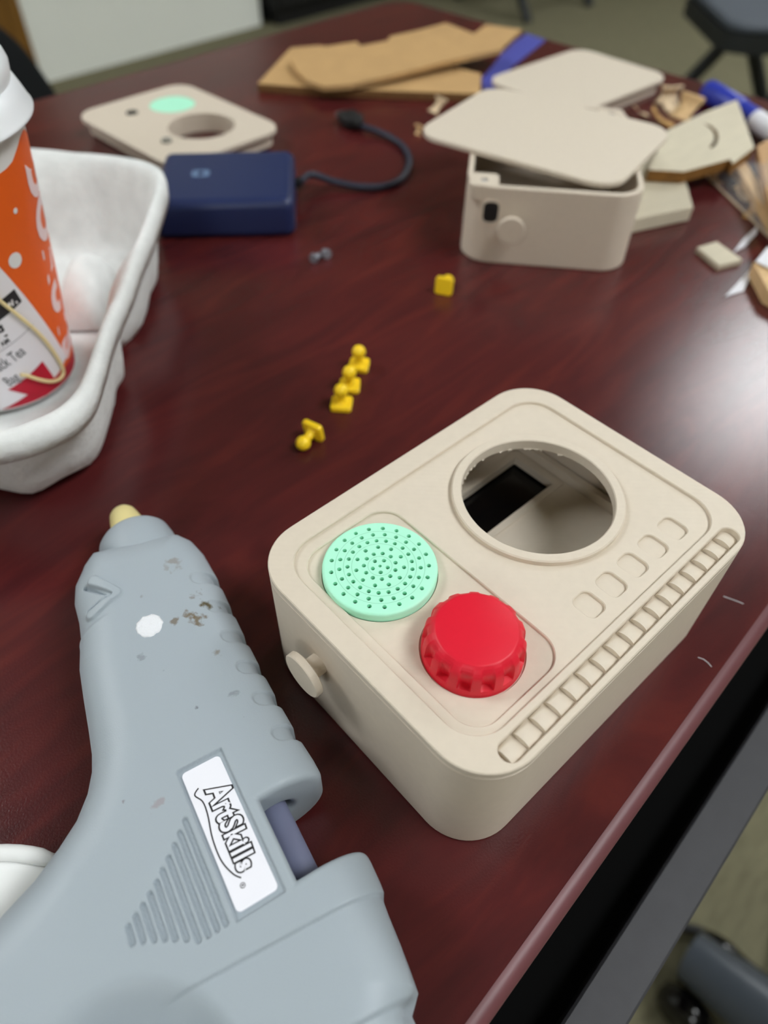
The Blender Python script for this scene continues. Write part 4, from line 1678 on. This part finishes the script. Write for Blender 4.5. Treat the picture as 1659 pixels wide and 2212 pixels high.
def folding_chair(c, rz, label):
    o = thing('folding_chair', label, 'chair', (c[0], c[1], FLOOR), rz, 'folding chairs')
    for s in (-1, 1):
        b = MB()
        b.tube([(s * 215, 250, 0), (s * 205, -60, 430), (s * 200, -190, 850)], 20, 10)
        b.build('front_leg', chair_blk, o, 60)
        b = MB()
        b.tube([(s * 190, -230, 0), (s * 188, 0, 380), (s * 186, 40, 430)], 20, 10)
        b.build('rear_leg', chair_blk, o, 60)
    b = MB()
    b.prism(rrect(-185, 185, -110, 190, 60, 6), 432, 452, ch=6)
    b.build('seat', chair_seat, o, 40)
    b = MB()
    b.prism(rrect(-192, 192, -116, 198, 64, 6), 392, 432)
    b.build('seat_pan', chair_blk, o, 40)
    b = MB()
    b.prism(rrect(-195, 195, -90, 90, 40, 6), -8, 10, ch=5)
    b.xf(lambda p: (p[0], -172 - p[1] * 0.25 + p[2], 760 + p[1]))
    b.build('backrest', chair_seat, o, 40)
    b = MB()
    b.tube([(-212, 180, 100), (212, 180, 100)], 9, 8)
    b.build('front_stretcher', chair_blk, o, 60)
    b = MB()
    b.tube([(-190, -170, 100), (190, -170, 100)], 9, 8)
    b.build('rear_stretcher', chair_blk, o, 60)
    return o


folding_chair(un2(1690, 20, FLOOR + 440), math.radians(48), 'black folding chair with grey seat at the upper right')
folding_chair((3096, 2497), math.radians(178), 'black folding chair farther off, only thin legs showing')

# dark upholstered chair pushed to the far long side at the left
oc_ = thing('office_chair', 'black upholstered chair behind the cup at the far table side', 'chair', (rm(72, 885)[0], rm(72, 885)[1], FLOOR), TH)
b = MB()
prof2 = smooth_poly([(-190, 430), (-205, 600), (-180, 740), (-90, 780), (60, 778), (150, 735), (192, 690), (205, 665), (222, 620), (236, 560), (240, 430)], 2)
b.prism(prof2, -35, 35, ch=8)
b.xf(lambda p: (p[0], p[2] + 15, p[1]))
b.build('backrest', chair_fab, oc_, 50)
b = MB()
b.prism(rrect(-235, 235, 10, 440, 80, 6), 400, 470, ch=20)
b.build('seat', chair_fab, oc_, 50)
b = MB()
b.tube([(0, 20, 90), (0, 20, 420)], 26, 14)
b.build('column', chair_blk, oc_, 50)
for k in range(5):
    a = 2 * math.pi * k / 5 + 0.3
    b = MB()
    b.tube([(0, 20, 95), (150 * math.cos(a), 20 + 150 * math.sin(a), 85), (290 * math.cos(a), 20 + 290 * math.sin(a), 62)], [24, 20, 14], 10)
    lg = b.build('base_arm', chair_blk, oc_, 50)
    b = MB()
    cx, cy = 290 * math.cos(a), 20 + 290 * math.sin(a)
    b.tube([(cx - 18 * math.sin(a), cy + 18 * math.cos(a), 25), (cx + 18 * math.sin(a), cy - 18 * math.cos(a), 25)], 25, 16)
    b.build('caster', blackm, lg, 50)

# office chair base without its seat under the near table edge: one arm and its casters show
cc_ = un2(1860, 2390, FLOOR + 95)
sb = thing('office_chair_base', 'dark grey office chair base on black casters below the table edge', 'chair_base', (cc_[0], cc_[1], FLOOR))
tip = un2(1492, 2062, FLOOR + 70)
a00 = math.atan2(tip[1] - cc_[1], tip[0] - cc_[0])
dist = math.hypot(tip[0] - cc_[0], tip[1] - cc_[1])
for k in range(5):
    a = a00 + 2 * math.pi * k / 5
    ca_, sa_ = math.cos(a), math.sin(a)
    b = MB()
    b.tube([(0, 0, 105), (dist * .5 * ca_, dist * .5 * sa_, 98), (dist * ca_, dist * sa_, 70)], [36, 33, 26], 14)
    ar_ = b.build('base_arm', chrome, sb, 50)
    for s in (-1, 1):
        b = MB()
        cx, cy = (dist - 30) * ca_, (dist - 30) * sa_
        w0, w1 = (22, 50) if s > 0 else (-50, -22)
        b.lathe([(0, w0), (22, w0), (29, w0 + 4), (31, (w0 + w1) / 2), (29, w1 - 4), (22, w1), (0, w1)], 40)
        b.xf(lambda p, cx=cx, cy=cy, ca_=ca_, sa_=sa_: (cx - sa_ * p[2] + ca_ * p[0], cy + ca_ * p[2] + sa_ * p[0], 31 + p[1]))
        b.build('caster_wheel', black, ar_, 50)
b = MB()
b.tube([(0, 0, 60), (0, 0, 560)], 24, 16)
b.build('column', chrome, sb, 50)
# black power cord on the carpet
cpts = [un(u_, v_, FLOOR + 6) for u_, v_ in ((1440, 2000), (1490, 2005), (1530, 2020), (1570, 2048), (1610, 2080), (1660, 2120), (1720, 2170))]
c_ = cpts[0]
co = thing('floor_cable', 'black power cord lying on the carpet under the table edge', 'cord', (c_[0], c_[1], FLOOR))
b = MB()
b.tube([(p[0] - c_[0], p[1] - c_[1], 6) for p in [Vector(x) for x in spline([tuple(p) for p in cpts], 6)]], 5.5, 8)
b.build('cable', blackm, co, 60)
